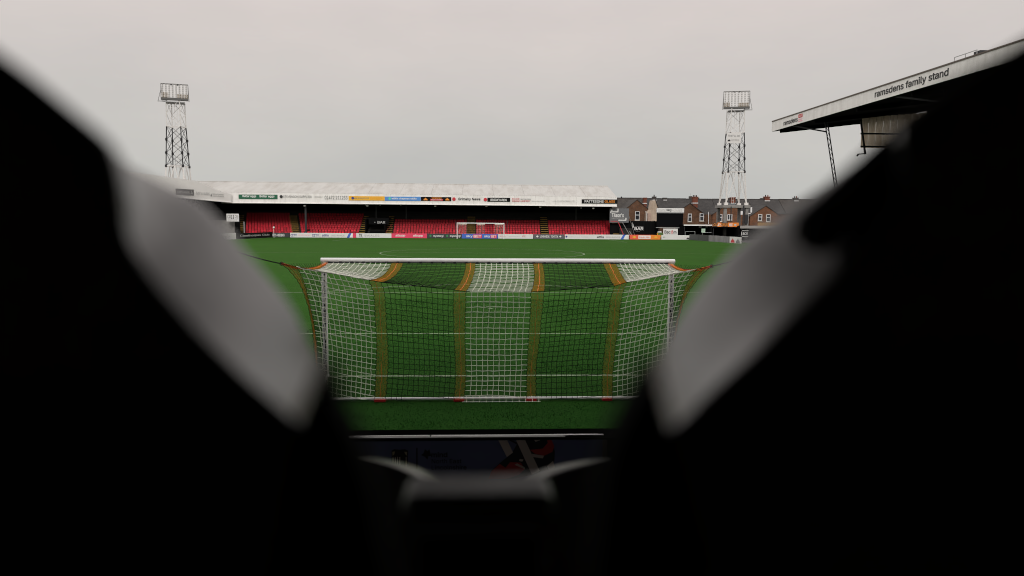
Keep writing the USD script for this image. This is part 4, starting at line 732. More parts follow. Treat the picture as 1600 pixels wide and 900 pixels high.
def chimney(t, px0, px1, py0, py1, mat, Y=None, pots=3, base=None):
    Y = Y or (YM + 1.9 if py1 > 315 else YM + 4.0); a, b = at(px0, py1, Y=Y), at(px1, py0, Y=Y); zb = a[2] if base is None else base
    c = part(t, 'chimney', join(box(a[0], b[0], Y - 0.5, Y + 0.5, zb - 1.2, b[2] - 0.22), box(a[0] - 0.08, b[0] + 0.08, Y - 0.58, Y + 0.58, b[2] - 0.218, b[2])), mat)
    part(c, 'lead_flashing', box(a[0] - 0.06, b[0] + 0.06, Y - 0.56, Y + 0.56, zb - 0.22, zb - 0.02), LGREY)
    for i in range(pots):
        x = a[0] + (b[0] - a[0]) * (i + 0.5) / pots; part(c, 'pot', tube([(x, Y, b[2]), (x, Y, b[2] + 0.35)], [0.12, 0.10], 8), BRICK_C if i % 2 else BLACK_STEEL)
h1 = house('terraced house with brown brick gable and one tall window beside the stand end', 940, 1003, 310.3, 331, BRICK_A, SLATE_B)
wing(h1, 973, 1017, 312.5, 330.5, BRICK_A, SLATE_B, px_apex=986); window(h1, 992, 999.3, 330.3, 344, YW, 'h'); chimney(h1, 1005, 1009.8, 308.8, 317, BRICK_C, pots=0)
part(h1, 'downpipe', tube([at(1009, 330, Y=YW - 0.1), at(1009, 347, Y=YW - 0.1)], 0.06, 6), FRAME)
v_ = at(971, 309.8, Y=YM + 4); part(h1, 'vent_cowl', tube([v_ - [0, 0, .2], v_ + [0, 0, .35]], 0.14, 6), BLACK_STEEL)
h2 = thing('rendered_gable_house', 'narrow cream rendered gable wall with a chimney left of the big screen', 'house', (at(1019, 330, Y=126)[0], 126, 0), None)
P = [at(x, y, Y=126.0) for x, y in ((1010, 352), (1027.5, 352), (1027.2, 324), (1024, 313), (1019.5, 313), (1016, 328), (1011.5, 332))]
part(h2, 'gable_wall', poly_solid([(q[0], q[2]) for q in P] , (0, 126.0, 0), X_, Z_, 2.2), CREAM)
part(h2, 'roof', poly_solid([(P[3][0], P[3][2]), (P[2][0] + 0.15, P[2][2] - 0.1), (P[2][0] + 0.15, P[2][2] + 0.03), (P[3][0] + 0.05, P[3][2] + 0.12)], (0, 125.9, 0), X_, Z_, 2.4), SLATE)
chimney(h2, 1019.8, 1024.3, 307.2, 312, look('sooty_brick', (0.06, 0.052, 0.046), 0.9, vary=0.3), Y=127.0, pots=1); part(h2, 'lean_to', quad(1012.5, 1017.5, 333, 347, 125.4, 0.5), look('pale_pink_render', (0.42, 0.30, 0.24), 0.9, vary=0.15))
part(h2, 'downpipe', quad(1010.2, 1011.2, 331, 346, 125.3, 0.1), FRAME)
h3 = house('terraced house behind the big screen with plain slate roof', 1003.2, 1071.8, 311.2, 331, BRICK_A, SLATE, dep=8.1); chimney(h3, 1036, 1041, 309, 312, look('sooty_brick', (0.06, 0.052, 0.046), 0.9), pots=0)
h4 = house('terraced house with two white windows in a wide brown gable beside the screen', 1072, 1112, 312, 333, BRICK_A, SLATE)
wing(h4, 1054, 1101, 318, 335, BRICK_A, SLATE, px_apex=1072); window(h4, 1074.5, 1081, 334, 346.3, YW, 'h'); window(h4, 1093, 1100, 333, 345.5, YW, 'h'); chimney(h4, 1081.8, 1089.5, 307.5, 316.5, BRICK_C, pots=3)
part(h4, 'sooty_stack', quad(1077.8, 1081.5, 306.5, 312.5, YM + 4.2, 0.9), look('sooty_brick', (0.06, 0.052, 0.046), 0.9)); part(h4, 'sooty_stack', quad(1089.8, 1092.8, 308.8, 312.5, YM + 4.2, 0.9), LOOKS['sooty_brick'])
part(h4, 'aerial', tube([at(1078.5, 306.5, Y=YM + 4.5), at(1079, 302.5, Y=YM + 4.5)], 0.03, 4), GALV); part(h4, 'downpipe', tube([at(1107, 331, Y=YW - 0.1), at(1107, 350, Y=YW - 0.1)], 0.07, 6), FRAME)
part(h4, 'lower_wall', quad(1101, 1113.5, 335, 352, YW + 0.3, 4), BRICK_A)
h5 = house('terraced house with orange brown gable behind the floodlight tower base', 1112.3, 1168, 312.2, 333, BRICK_B, SLATE, dep=8.05)
wing(h5, 1113.5, 1166, 317.5, 335, BRICK_B, SLATE); window(h5, 1122, 1128.5, 335, 346, YW, 'h'); window(h5, 1136, 1144, 335, 344, YW, 'v'); chimney(h5, 1141.5, 1148, 308.3, 317, BRICK_C, pots=0); part(h5, 'sooty_stack', quad(1136.5, 1141, 309, 316, YM + 4.2, 0.9), LOOKS['sooty_brick'])
part(h5, 'skylight', quad(1138.5, 1149, 317.5, 321.5, YW - 0.2, 0.1), look('lead_grey', (0.14, 0.15, 0.16), 0.5))
h6 = house('terraced house with red brown gable and twin white windows, right of the tower', 1168.3, 1216, 312.5, 333, BRICK_B, SLATE, dep=8.0)
wing(h6, 1172, 1220, 322, 338, BRICK_B, SLATE); window(h6, 1184, 1190.8, 335, 345, YW, 'h'); window(h6, 1197, 1204, 335, 346.5, YW, 'h'); chimney(h6, 1194, 1201.5, 307.2, 312.8, BRICK_C, pots=2)
part(h6, 'sooty_stack', quad(1189.5, 1193.8, 309.5, 312.8, YM + 4.2, 0.9), LOOKS['sooty_brick'])
h7 = house('terraced house at the right end of the row, half hidden by the near seat', 1216.3, 1290, 312.7, 333, BRICK_A, SLATE_B, dep=8.05); chimney(h7, 1240, 1246, 309, 313, LOOKS['sooty_brick'], pots=2)

tp = thing('white_pole', 'white T shaped pole between the tower base and the right hand houses', 'pole', at(1168.5, 352, Y=112))
a, b = at(1168.5, 353, Y=112), at(1168.5, 333.5, Y=112); part(tp, 'pole', bar((a[0], 112, -0.1), (a[0], 112, b[2]), 0.07), WHITE); part(tp, 'crossbar', quad(1165.5, 1173, 332.8, 334.2, 111.95, 0.1), WHITE)
for px in (1114.3, 1134, 1156.3): pass

# ------------------------------------------------------------------ floodlight towers
STEEL_W = look('tower_white_paint', (0.72, 0.69, 0.66), 0.5, vary=0.08, scale=1.5); STEEL_K = look('tower_black_paint', (0.014, 0.013, 0.015), 0.55)
LAMPGLASS = look('floodlight_face', (0.40, 0.385, 0.37), 0.2, spec=0.6); TAN = look('tan_cabinet', (0.40, 0.33, 0.24), 0.7, vary=0.1)
def tower(label, px, Y, ang, zlev, zbase, pylon_top, name_plate=False, mirror=1):
    c0 = at(px, 250, Y=Y); cx_ = c0[0]; t = thing('floodlight_tower', label, 'floodlight tower', (cx_, Y, 0), 'steel floodlight towers')
    z_lo, z_d0, z_d1, z_pl, z_top = zlev                # foot, dark section foot and top, platform, top of the rack
    def half(z): return (0.88 if name_plate else 0.77) * np.interp(z, [z_lo, z_d0, z_d1, z_pl], [2.0, 1.62, 1.36, 1.28])
    def cor(i, z):
        h = half(z); a = ang + math.pi / 4 + i * math.pi / 2; rr = h * math.sqrt(2); return np.array([cx_ + rr * math.cos(a), Y + rr * math.sin(a), z])
    secs = [(z_lo, z_d0, 1, STEEL_W, 0.085), (z_d0, z_d1, 3, STEEL_K, 0.055), (z_d1, z_pl, 2, STEEL_W, 0.05)]
    for za, zb, n, mat, w in secs:
        for i in range(4):
            part(t, 'leg', bar(cor(i, za), cor(i, zb), w * 2), mat)
            for k in range(n):
                u0, u1 = za + (zb - za) * k / n, za + (zb - za) * (k + 1) / n; j = (i + 1) % 4
                if za == z_lo:
                    m_ = (cor(i, u1) + cor(j, u1)) / 2; lo = 0.12
                    part(t, 'brace', bar(cor(i, u0 + lo), m_, w * 1.1), mat); part(t, 'brace', bar(cor(j, u0 + lo), m_, w * 1.1), mat)
                else:
                    part(t, 'brace', bar(cor(i, u0), cor(j, u1), w * 0.95), mat); part(t, 'brace', bar(cor(j, u0), cor(i, u1), w * 0.95), mat)
                    if mat is STEEL_K:
                        part(t, 'gusset_plate', bar(cor(i, u0 - 0.18), cor(i, u0 + 0.18), 0.26), mat)
            if za != z_lo: part(t, 'ring_beam', bar(cor(i, za), cor((i + 1) % 4, za), 0.10), mat if za != z_d0 else STEEL_W)
    for i in range(4): part(t, 'ring_beam', bar(cor(i, z_d1), cor((i + 1) % 4, z_d1), 0.09), STEEL_K if False else STEEL_W)
    for i in range(4): part(t, 'foot_plate', box(*np.add(cor(i, z_lo)[0], [-0.28, 0.28]), *np.add(cor(i, z_lo)[1], [-0.28, 0.28]), z_lo - 0.25, z_lo + 0.16), STEEL_W)
    part(t, 'ladder', join([bar((cx_ + s * 0.18, Y, z_lo), (cx_ + s * 0.18, Y, z_pl), 0.035) for s in (-1, 1)] + [bar((cx_ - 0.18, Y, z), (cx_ + 0.18, Y, z), 0.03) for z in np.arange(z_lo, z_pl, 0.6)]), STEEL_W)
    lz = z_d0 + 0.25; part(t, 'inner_landing', box(cx_ - 0.8, cx_ + 0.8, Y - 0.8, Y + 0.8, lz - 0.16, lz - 0.08), GALV)
    part(t, 'landing_rail', join([bar((cx_ + sx * 0.8, Y + sy * 0.8, lz - 0.08), (cx_ + sx * 0.8, Y + sy * 0.8, lz + 1.0), 0.04) for sx in (-1, 0, 1) for sy in (-1,)] + [bar((cx_ - 0.8, Y - 0.8, lz + zz), (cx_ + 0.8, Y - 0.8, lz + zz), 0.035) for zz in (0.5, 1.0)]), GALV)
    # platform and lamp rack, turned to the middle of the pitch
    to = np.array([0 - cx_, L / 2 - Y]); to /= np.linalg.norm(to); to = to * 0.55 + np.array([0, -0.83]) ; to /= np.linalg.norm(to)
    rr = np.array([-to[1], to[0], 0]); rr = rr if rr[0] > 0 else -rr; out = np.array([to[0], to[1], 0]); o = np.array([cx_, Y, z_pl])
    wid, hh = (4.3 if name_plate else 3.75), z_top - z_pl
    def q(a, b, c): return o + rr * a + out * b + Z_ * c
    part(t, 'platform', poly_solid([(-wid / 2, 0), (wid / 2, 0), (wid / 2, 0.34), (-wid / 2, 0.34)], q(0, 1.35, -0.05), rr, Z_, 0.5), look('platform_grey', (0.10, 0.097, 0.093), 0.7))
    part(t, 'walkway', poly_solid([(-1.3, 0), (1.3, 0), (1.3, 0.1), (-1.3, 0.1)], q(0, 1.2, -0.32), rr, Z_, 2.4), GALV)
    part(t, 'maintenance_beam', bar(q(mirror * wid * 0.28, 0.2, -0.12), q(mirror * (wid / 2 + 0.55), 0.2, -0.12), 0.18, 0.14), GALV)
    lean = 0.42
    def f(a, v): return q(a, 1.15 - lean * v, 0.30 + (hh - 0.3) * v)
    part(t, 'rack_top_beam', bar(f(-wid / 2, 1), f(wid / 2, 1), 0.12), look('rack_steel', (0.10, 0.095, 0.09), 0.6))
    ncol, nrow = 8, 7
    for k in range(ncol + 1):
        a = -wid / 2 + wid * k / ncol; part(t, 'rack_upright', bar(f(a, 0), f(a, 1), 0.05), LOOKS['rack_steel'] if k in (0, ncol) else STEEL_W)
    for k in range(nrow):
        part(t, 'rack_rail', bar(f(-wid / 2, k / nrow), f(wid / 2, k / nrow), 0.035), STEEL_W)
    for s in (-1, 1): part(t, 'rack_stay', bar(f(s * wid / 2, 0.98), q(s * (wid / 2), -0.55, 0.05), 0.06), LOOKS['rack_steel'])
    part(t, 'rack_stay', bar(f(mirror * wid / 2, 0.55), q(mirror * (wid / 2 + 0.5), 0.15, -0.05), 0.045), LOOKS['rack_steel'])
    for k in range(ncol):
        if k in (3,) and True: pass
        for j in range(nrow):
            
            c = f(-wid / 2 + wid * (k + 0.5) / ncol, (j + 0.55) / nrow) + out * 0.08
            lm = trimesh.creation.cylinder(0.03 * wid, 0.12, sections=8); T = np.eye(4); T[:3, 0] = rr; T[:3, 1] = Z_; T[:3, 2] = np.cross(rr, Z_); T[:3, 3] = c; lm.apply_transform(T); part(t, 'lamp', lm, LAMPGLASS)
    for a0, a1, hb in ((-wid * 0.49, -wid * 0.25, 0.85), (wid * 0.08, wid * 0.48, 0.7)):
        if mirror > 0: a0, a1 = a0, a1
        part(t, 'ballast_cabinet', poly_solid([(a0, 0), (a1, 0), (a1, hb), (a0, hb)], q(0, 0.55, 0.3), rr, Z_, 0.35), TAN)
    for a in (-0.45, 0.45): part(t, 'obstruction_lamp', bar(f(a, 1), f(a, 1) - Z_ * 0.18, 0.16), STEEL_K)
    if pylon_top:
        part(t, 'concrete_cap', box(cx_ - 2.35, cx_ + 2.35, Y - 2.2, Y + 2.2, z_lo - 0.72, z_lo - 0.25), CONCRETE)
        for sx in (-1, 1):
            for sy in (-1, 1): part(t, 'concrete_pier', box(*np.sort([cx_ + sx * 1.62, cx_ + sx * 2.1]), *np.sort([Y + sy * 1.5, Y + sy * 2.0]), -0.1, z_lo - 0.72), CONCRETE)
        part(t, 'downpipe', bar((cx_ - 0.1 - 0.9, Y - 2.25, -0.1), (cx_ - 1.0, Y - 2.25, z_lo - 0.5), 0.14), BLACK_STEEL); part(t, 'downpipe', bar((cx_ + 1.15, Y - 2.25, -0.1), (cx_ + 1.15, Y - 2.25, z_lo - 0.3), 0.2), BLACK_STEEL)
        part(t, 'antenna', box(cx_ + 0.62, cx_ + 0.95, Y - 2.5, Y - 2.26, z_lo - 1.9, z_lo - 1.25), LAMP_B); part(t, 'antenna', box(cx_ + 2.36, cx_ + 2.62, Y - 2.3, Y - 2.1, z_lo - 1.5, z_lo - 0.6), LAMP_B); part(t, 'junction_box', box(cx_ + 1.4, cx_ + 2.0, Y - 2.24, Y - 2.0, 2.6, 4.2), BLACK_STEEL)
    if name_plate:
        a, b = at(1135.5, 223.5, Y=Y - 2.2), at(1158, 208, Y=Y - 2.2)
        pl = part(t, 'name_board', box(a[0], b[0], Y - 2.2, Y - 2.12, a[2], b[2]), look('tower_board_white', (0.66, 0.64, 0.62), 0.5)); w_, h_ = b[0] - a[0], b[2] - a[2]
        part(pl, 'lettering', letters("THAT'LL DO", a + [w_ * .08, -0.01, h_ * .62], X_, Z_, w_ * .84, h_ * .2), MID_MARK); part(pl, 'lettering', letters('ELECTRICAL', a + [w_ * .28, -0.01, h_ * .22], X_, Z_, w_ * .62, h_ * .2), GREY_MARK)
        part(pl, 'emblem', poly_solid([(0, 0), (.5, 0), (.5, .18), (.3, .32), (.1, .2)], a + [w_ * .04, -0.005, h_ * .18], X_, Z_, 0.01), BLACK_MARK)
        part(pl, 'board_bracket', join(bar(a + [.2, .2, .3], a + [.2, 1.4, .3], 0.06), bar(a + [w_ - .2, .2, .3], a + [w_ - .2, 1.4, .3], 0.06)), STEEL_W)
    return t
def zt(py, px, Y): return at(px, py, Y=Y)[2]
tower('floodlight tower with black middle lattice on the right, standing on concrete piers', 1147, 110.0, 0.0, (zt(318.5, 1147, 110), zt(269, 1147, 110), zt(208, 1147, 110), zt(171, 1147, 110), zt(144, 1147, 110)), 0, True, True, 1)
tower('floodlight tower with black middle lattice on the left, rising behind the white roof', 277.5, 100.0, 0.0, (5.6, zt(260, 277, 100), zt(198.5, 277, 100), zt(158, 277, 100), zt(133, 277, 100)), 0, True, False, -1)

# ------------------------------------------------------------------ tall family stand on the right
rs_ = thing('tall_side_stand', 'tall stand on the right with a lettered white roof fascia', 'football stand', (44, 45, 0))
XF = 38.0; YE = 79.8; YN = -6.0; ZB, ZTF = 14.86, 16.08; XBK = 50.0; ZBK = at(1345, 190, Y=YE)[2] + 0.1
nf = 14; ey = np.linspace(YN, YE, nf + 1)
FW_ = dict(r=np.array([0, -1.0, 0]), u=Z_)               # the fascia faces -x: reading direction runs towards the camera
for i in range(nf):
    part(rs_, 'fascia_panel', box(XF, XF + 0.12, ey[i] + 0.006, ey[i + 1] - 0.006, ZB, ZTF), FASCIA)
part(rs_, 'fascia_capping', box(XF - 0.04, XF + 0.3, YN, YE, ZTF + 0.004, ZTF + 0.14), look('brown_capping', (0.11, 0.085, 0.07), 0.7))
part(rs_, 'roof_edge_return', poly_solid([(0, 0), (12.0, ZBK - ZB), (12.0, ZBK - ZB + 0.5), (0, ZTF - ZB - 0.1)], (XF + 0.12, YE, ZB), X_, Z_, 0.15), BLACK)
soff = []
for i in range(16):
    y0, y1 = YN + (YE - 0.2 - YN) * i / 16, YN + (YE - 0.2 - YN) * (i + 1) / 16 - 0.03
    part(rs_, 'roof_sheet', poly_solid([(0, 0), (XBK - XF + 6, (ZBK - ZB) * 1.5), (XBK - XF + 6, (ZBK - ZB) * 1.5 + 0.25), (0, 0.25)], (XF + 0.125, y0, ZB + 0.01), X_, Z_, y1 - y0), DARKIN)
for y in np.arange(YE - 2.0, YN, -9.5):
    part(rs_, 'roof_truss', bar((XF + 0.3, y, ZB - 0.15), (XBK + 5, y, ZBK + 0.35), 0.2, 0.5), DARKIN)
def raker(top, low, w):                               # leaning lattice column: two thin chords and lacing
    d = (low - top) / (top[2] - low[2]); foot = low + d * (low[2] + 0.1); head = top - d * 0.5
    for o in (-w, w): part(rs_, 'column_chord', bar(head + [o, 0, 0], foot + [o, 0, 0], 0.09), BLACK_STEEL)
    n = 26; part(rs_, 'column_lacing', join([bar(head + (foot - head) * k / n + [w * (-1) ** k, 0, 0], head + (foot - head) * (k + 1) / n + [-w * (-1) ** k, 0, 0], 0.045) for k in range(n)]), BLACK_STEEL, kind='stuff')
    part(rs_, 'brace', bar(head + [0, 0, -1.15], np.array([XF + 0.35, head[1] + 4.0, ZB + 0.02]), 0.16), BLACK_STEEL)
c_t, c_l = at(1292, 197, Y=70.0), at(1303, 270, Y=70.0)
for y in (70.0, 48.0, 26.0, 4.0): raker(c_t + [0, y - 70, 0], c_l + [0, y - 70, 0], 0.16)
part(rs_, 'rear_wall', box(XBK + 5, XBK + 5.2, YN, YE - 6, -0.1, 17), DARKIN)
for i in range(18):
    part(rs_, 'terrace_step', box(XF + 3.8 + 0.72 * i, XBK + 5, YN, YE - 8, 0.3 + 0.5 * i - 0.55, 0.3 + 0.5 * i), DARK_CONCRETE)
# translucent tan wind break at the far end, panel by panel
WB = look('tan_windbreak_sheet', (0.36, 0.265, 0.165), 0.6, vary=0.15, scale=1.0, stretch=(3, 1, .3))
wb = usdkit.material(stage, '/World/Looks/tan_translucent_sheet', {'g': ('geometry', {}), 'mp': ('mapping', {'scale': (3, 1, 0.3)}), 'n': ('noise_texture', {'scale': 1.0, 'detail': 5}), 'r': ('rgb_ramp', {'ramp': [(0.3, (0.68, 0.57, 0.42)), (0.7, (0.85, 0.75, 0.60))]}),
    'd': ('diffuse_bsdf', {}), 't': ('translucent_bsdf', {}), 'm': ('mix_closure', {'fac': 0.75})}, [('g.position', 'mp.vector'), ('mp.vector', 'n.vector'), ('n.fac', 'r.fac'), ('r.color', 'd.color'), ('r.color', 't.color'), ('d.BSDF', 'm.closure1'), ('t.BSDF', 'm.closure2')], surface='m.closure')
YWB = YE - 4.0
for i in range(10):                                     # single corrugated translucent sheets
    xa, xb = at(1346 + 11.2 * i, 200, Y=YWB)[0] + 0.01, at(1346 + 11.2 * (i + 1), 200, Y=YWB)[0] - 0.01; z0, z1 = at(1346, 231, Y=YWB)[2], at(1346, 183, Y=YWB)[2] + 0.75 * i / 10
    v = [(xa + (xb - xa) * k / 10, YWB + 0.03 * (k % 2), z) for z in (z0, z1) for k in range(11)]
    part(rs_, 'windbreak_panel', trimesh.Trimesh(v, np.array([t_ for k in range(10) for t_ in ([k, k + 1, k + 12], [k, k + 12, k + 11])]), process=False), wb)
part(rs_, 'windbreak_rail', quad(1345, 1455, 208.8, 210, YWB - 0.08, 0.08), BLACK_STEEL); part(rs_, 'windbreak_rail', quad(1345, 1455, 229, 230, YWB - 0.08, 0.08), BLACK_STEEL); part(rs_, 'windbreak_post', bar(at(1345, 189, Y=YWB - .1), at(1352, 241, Y=YWB - .1), 0.18), BLACK_STEEL)
part(rs_, 'bracket_arm', join(bar(at(1352, 240, Y=YWB - .1), at(1341, 241, Y=YWB - .1), 0.12), bar(at(1341, 241, Y=YWB - .1), at(1339, 244, Y=YWB - .1), 0.16)), BLACK_STEEL)
# words along the fascia
def side_text(s, px0, px1, zlo, zhi, name, label):
    y0, y1 = at(px0, 150, X=XF - 0.02)[1], at(px1, 150, X=XF - 0.02)[1]
    t = thing(name, label, 'painted lettering', (XF - 0.02, (y0 + y1) / 2, zlo)); part(t, 'lettering', letters(s, (XF - 0.005, y0, zlo), np.array([0, -1.0, 0]), Z_, y0 - y1, zhi - zlo, True, 0.02), BLACK_MARK); return t
def fas_y(px, py): return at(px, py, X=XF)[1]
def side_letters(s, pa, pb, za, zb, label):
    y0, y1 = fas_y(*pa), fas_y(*pb); t = thing('fascia_lettering', label, 'painted lettering', (XF, (y0 + y1) / 2, za), None)
    part(t, 'lettering', letters(s, (XF - 0.004, y0, za), np.array([0, -1.0, 0]), Z_, y0 - y1, zb - za, True, 0.02), BLACK_MARK); return t
side_letters('ramsdens', (1224.5, 194), (1246.5, 185), 15.16, 15.72, 'small black ramsdens lettering at the far end of the tall stand fascia')
side_letters('ramsdens family stand', (1367, 150), (1482, 117), 15.08, 15.86, 'large black ramsdens family stand lettering along the tall stand fascia')
y0, y1 = fas_y(1247.5, 184), fas_y(1254, 182)
rl = thing('fascia_logo', 'small red and white square logo after the far ramsdens lettering', 'logo', (XF, (y0 + y1) / 2, 15))
r_ = np.array([0, -1.0, 0])
part(rl, 'red_block', poly_solid([(0, 0), (y0 - y1, 0), (y0 - y1, 0.42), (0, 0.42)], (XF - 0.012, y0, 15.52), r_, Z_, 0.008), RED_MARK); part(rl, 'pink_band', join([poly_solid([(0, 0), (y0 - y1, 0), (y0 - y1, 0.09), (0, 0.09)], (XF - 0.012, y0, z), r_, Z_, 0.008) for z in (15.28, 15.08)]), LPINK)
part(rl, 'white_letters', letters('GT', (XF - 0.014, y0 - 0.3, 15.6), r_, Z_, (y0 - y1) * .7, 0.22), WHITE_MARK)
rail_y0, rail_y1 = fas_y(1488, 103), fas_y(1523, 92)
part(rs_, 'roof_handrail', join(tube([(XF + 0.15, rail_y0, ZTF + 0.5), (XF + 0.15, rail_y1, ZTF + 0.5)], 0.03, 6), *[tube([(XF + 0.15, y, ZTF + .1), (XF + 0.15, y, ZTF + 0.5)], 0.03, 6) for y in np.linspace(rail_y0, rail_y1, 3)]), GALV)
part(rs_, 'roof_hatch', box(XF + 0.2, XF + 0.8, fas_y(1527, 91), fas_y(1517, 94), ZTF + 0.2, ZTF + 0.42), BLACK_STEEL)

# ------------------------------------------------------------------ near stand: wall, terrace and roof around the camera
ns = thing('near_stand', 'dark stand behind the near goal, its terrace seen from between two seats', 'football stand', (0, -18, 0))
YWALL = -8.05
tz = lambda k: 2.62 - 0.42 * k                        # tread of row k (0 = the row right in front of the camera)
ty = lambda k: C[1] + 0.30 + 0.78 * k                 # back of the seats of row k
for k in range(-10, 7):
    zt_, y1_ = tz(k), ty(k) + 0.62
    if zt_ > 0.05: part(ns, 'terrace_step', box(-24, 24, y1_ - 0.78, y1_, max(zt_ - 0.9, -0.1), zt_), DARK_CONCRETE)
part(ns, 'terrace_base', box(-24, 24, -25.0, ty(-10) - 0.2, -0.1, tz(-10) - 0.01), DARK_CONCRETE)
part(ns, 'rear_wall', box(-24, 24, -25.3, -25.0, -0.1, 11.5), DARKIN); part(ns, 'side_wall', box(-24.2, -24, -25, -8.5, -0.1, 7.3), DARKIN); part(ns, 'side_wall', box(24, 24.2, -25, -8.5, -0.1, 7.3), DARKIN)
part(ns, 'roof', poly_solid([(0, 0), (18.0, 3.0), (18.0, 3.2), (0, 0.2)], (24.5, -7.4, 8.0), np.array([0, -1.0, 0]), Z_, 49.0) if False else trimesh.Trimesh(*(lambda v: (v, [[0, 1, 2], [0, 2, 3], [4, 6, 5], [4, 7, 6], [0, 4, 5], [0, 5, 1], [1, 5, 6], [1, 6, 2], [2, 6, 7], [2, 7, 3], [3, 7, 4], [3, 4, 0]]))(np.array([(-38, -6.0, 6.8), (38, -6.0, 6.8), (38, -25.5, 11.2), (-38, -25.5, 11.2), (-38, -6.0, 7.1), (38, -6.0, 7.1), (38, -25.5, 11.5), (-38, -25.5, 11.5)], float)), process=False), DARKIN)
structure('terrace_apron', box(-24, 24, ty(6), YWALL + 0.05, -0.11, 0.0), look('pale_apron_concrete', (0.42, 0.41, 0.39), 0.9, vary=0.1))

WALLB = look('wall_dark_blue_print', (0.13, 0.15, 0.28), 0.55, spec=0.3, vary=0.12, scale=1.5)
pw = thing('pitch_wall', 'low pitch side wall with dark blue printed face below the near seats', 'wall', (0, YWALL, 0))
xw0, xw1 = at(560, 700, Y=YWALL)[0], at(941, 700, Y=YWALL)[0]
part(pw, 'printed_panel', box(-6.5, xw1, YWALL, YWALL + 0.03, 0.0, 1.08), WALLB); part(pw, 'brown_panel_edge', box(xw1 + 0.004, xw1 + 0.05, YWALL, YWALL + 0.03, 0.0, 1.08), look('brown_board_edge', (0.16, 0.13, 0.11), 0.7)); part(pw, 'dark_panel', box(xw1 + 0.06, 6.5, YWALL, YWALL + 0.03, 0.0, 1.08), BLK)
part(pw, 'wall_core', box(-6.5, 6.5, YWALL + 0.035, YWALL + 0.30, -0.1, 1.075), BLACK)
xs_ = at(672, 680, Y=YWALL)[0]
zc = at(750, 683.3, Y=YWALL - 0.02)[2]; part(pw, 'thin_trim', box(-6.4, xw1 - 0.4, YWALL - 0.02, YWALL - 0.002, zc - 0.004, zc + 0.005), LGREY)
zr_ = at(750, 680, Y=YWALL + 0.06)[2]
part(pw, 'black_capping', box(-6.5, 6.5, YWALL - 0.03, YWALL + 0.32, 1.085, zr_ - 0.012), look('matt_black_capping', (0.003, 0.003, 0.003), 0.95, spec=0.0))
part(pw, 'white_rail', box(-6.4, xs_ - 0.006, YWALL + 0.045, YWALL + 0.075, zr_ - 0.011, zr_ + 0.001), WHITE); part(pw, 'white_rail', box(xs_ + 0.006, xw1 + 0.02, YWALL + 0.045, YWALL + 0.075, zr_ - 0.011, zr_ + 0.001), WHITE)
YP = YWALL - 0.004
def wp(px, py): q = at(px, py, Y=YP); return np.array([q[0], q[2]])
def wall_poly(pts, i=0, th=0.002): return poly_solid([tuple(wp(*p)) for p in pts], (0, YP - 0.002 * i, 0), X_, Z_, th)
def wall_text(s, px0, px1, py0, py1, bold=False): a, b = wp(px0, py1), wp(px1, py0); return letters(s, (a[0], YP, a[1]), X_, Z_, b[0] - a[0], b[1] - a[1], bold, 0.003)
DIM_W = look('cream_print', (0.62, 0.53, 0.47), 0.6); DIM_R = look('boot_red_print', (0.50, 0.016, 0.016), 0.5); PRINT_K = look('black_print', (0.004, 0.004, 0.005), 0.6)
GOLD = look('dull_gold_print', (0.5, 0.42, 0.25), 0.6)
art = thing('wall_artwork', 'print of a red and black boot crossed by two pale bars on the blue wall', 'wall print', (at(820, 715, Y=YP)[0], YP, 0.9))
part(art, 'boot_upper', wall_poly([(765, 747), (768, 735), (783, 722), (800, 708), (810, 690), (815, 685), (858, 684.5), (864, 694), (867, 706), (866, 722), (860, 732), (830, 742), (800, 748)], 0), PRINT_K)
part(art, 'boot_toe', wall_poly([(763, 748), (768, 736), (781, 725), (790, 731), (797, 722), (814, 723), (820, 733), (810, 742), (790, 748)], 1), DIM_R)
part(art, 'boot_collar', wall_poly([(828, 703), (848, 701), (856, 692), (854, 684.5), (861, 686), (866, 697), (863, 706), (850, 712), (836, 709)], 1), DIM_R)
part(art, 'boot_flash', join(wall_poly([(804, 726), (808, 724), (820, 730), (820, 733)], 2), wall_poly([(831, 709), (850, 712), (848, 716), (833, 714)], 2), wall_poly([(812, 717), (818, 718), (816, 721), (811, 720)], 2)), DIM_W)
part(art, 'pale_bar', wall_poly([(777, 684.5), (791, 684.5), (801.5, 707), (792, 714)], 1), DIM_W); part(art, 'pale_bar', wall_poly([(805, 684.5), (819, 684.5), (843, 735), (831, 741)], 3), DIM_W)
part(art, 'pale_sock', wall_poly([(832, 684.5), (848, 684.5), (843, 688), (837, 690)], 2), DIM_W); part(art, 'heel_mark', wall_poly([(855, 728), (864, 720), (867, 730), (858, 736)], 2), DIM_W); part(art, 'lace', wall_poly([(790, 685), (794, 685), (809, 692), (807, 694)], 2), PRINT_K)
crest = thing('wall_crest', 'small dark crest with pale stripes printed on the blue wall at the left', 'wall print', (at(624, 714, Y=YP)[0], YP, 0.85))
part(crest, 'shield', wall_poly([(612, 704), (616, 702), (624, 703), (632, 702), (637.5, 704), (637, 724), (630, 733), (624.5, 737), (618, 733), (612, 724)], 0), PRINT_K)
part(crest, 'stripes', join([wall_poly([(x, 714), (x + 1.3, 714), (x + 1.3, 730), (x, 730)], 1) for x in (613.5, 617, 620.5, 624, 634)]), DIM_W); part(crest, 'top_band', join(wall_poly([(613, 706), (617, 705.5), (616, 710), (613.5, 712)], 1), wall_poly([(632, 706), (636, 706), (635.5, 712), (633, 709)], 1)), GOLD)
wt = thing('wall_lettering', 'black mind North East Lincolnshire lettering with star mark on the blue wall', 'wall print', (at(690, 714, Y=YP)[0], YP, 0.85))
part(wt, 'divider', wall_poly([(650.5, 700), (652.3, 700), (652.3, 732), (650.5, 732)], 0), PRINT_K)
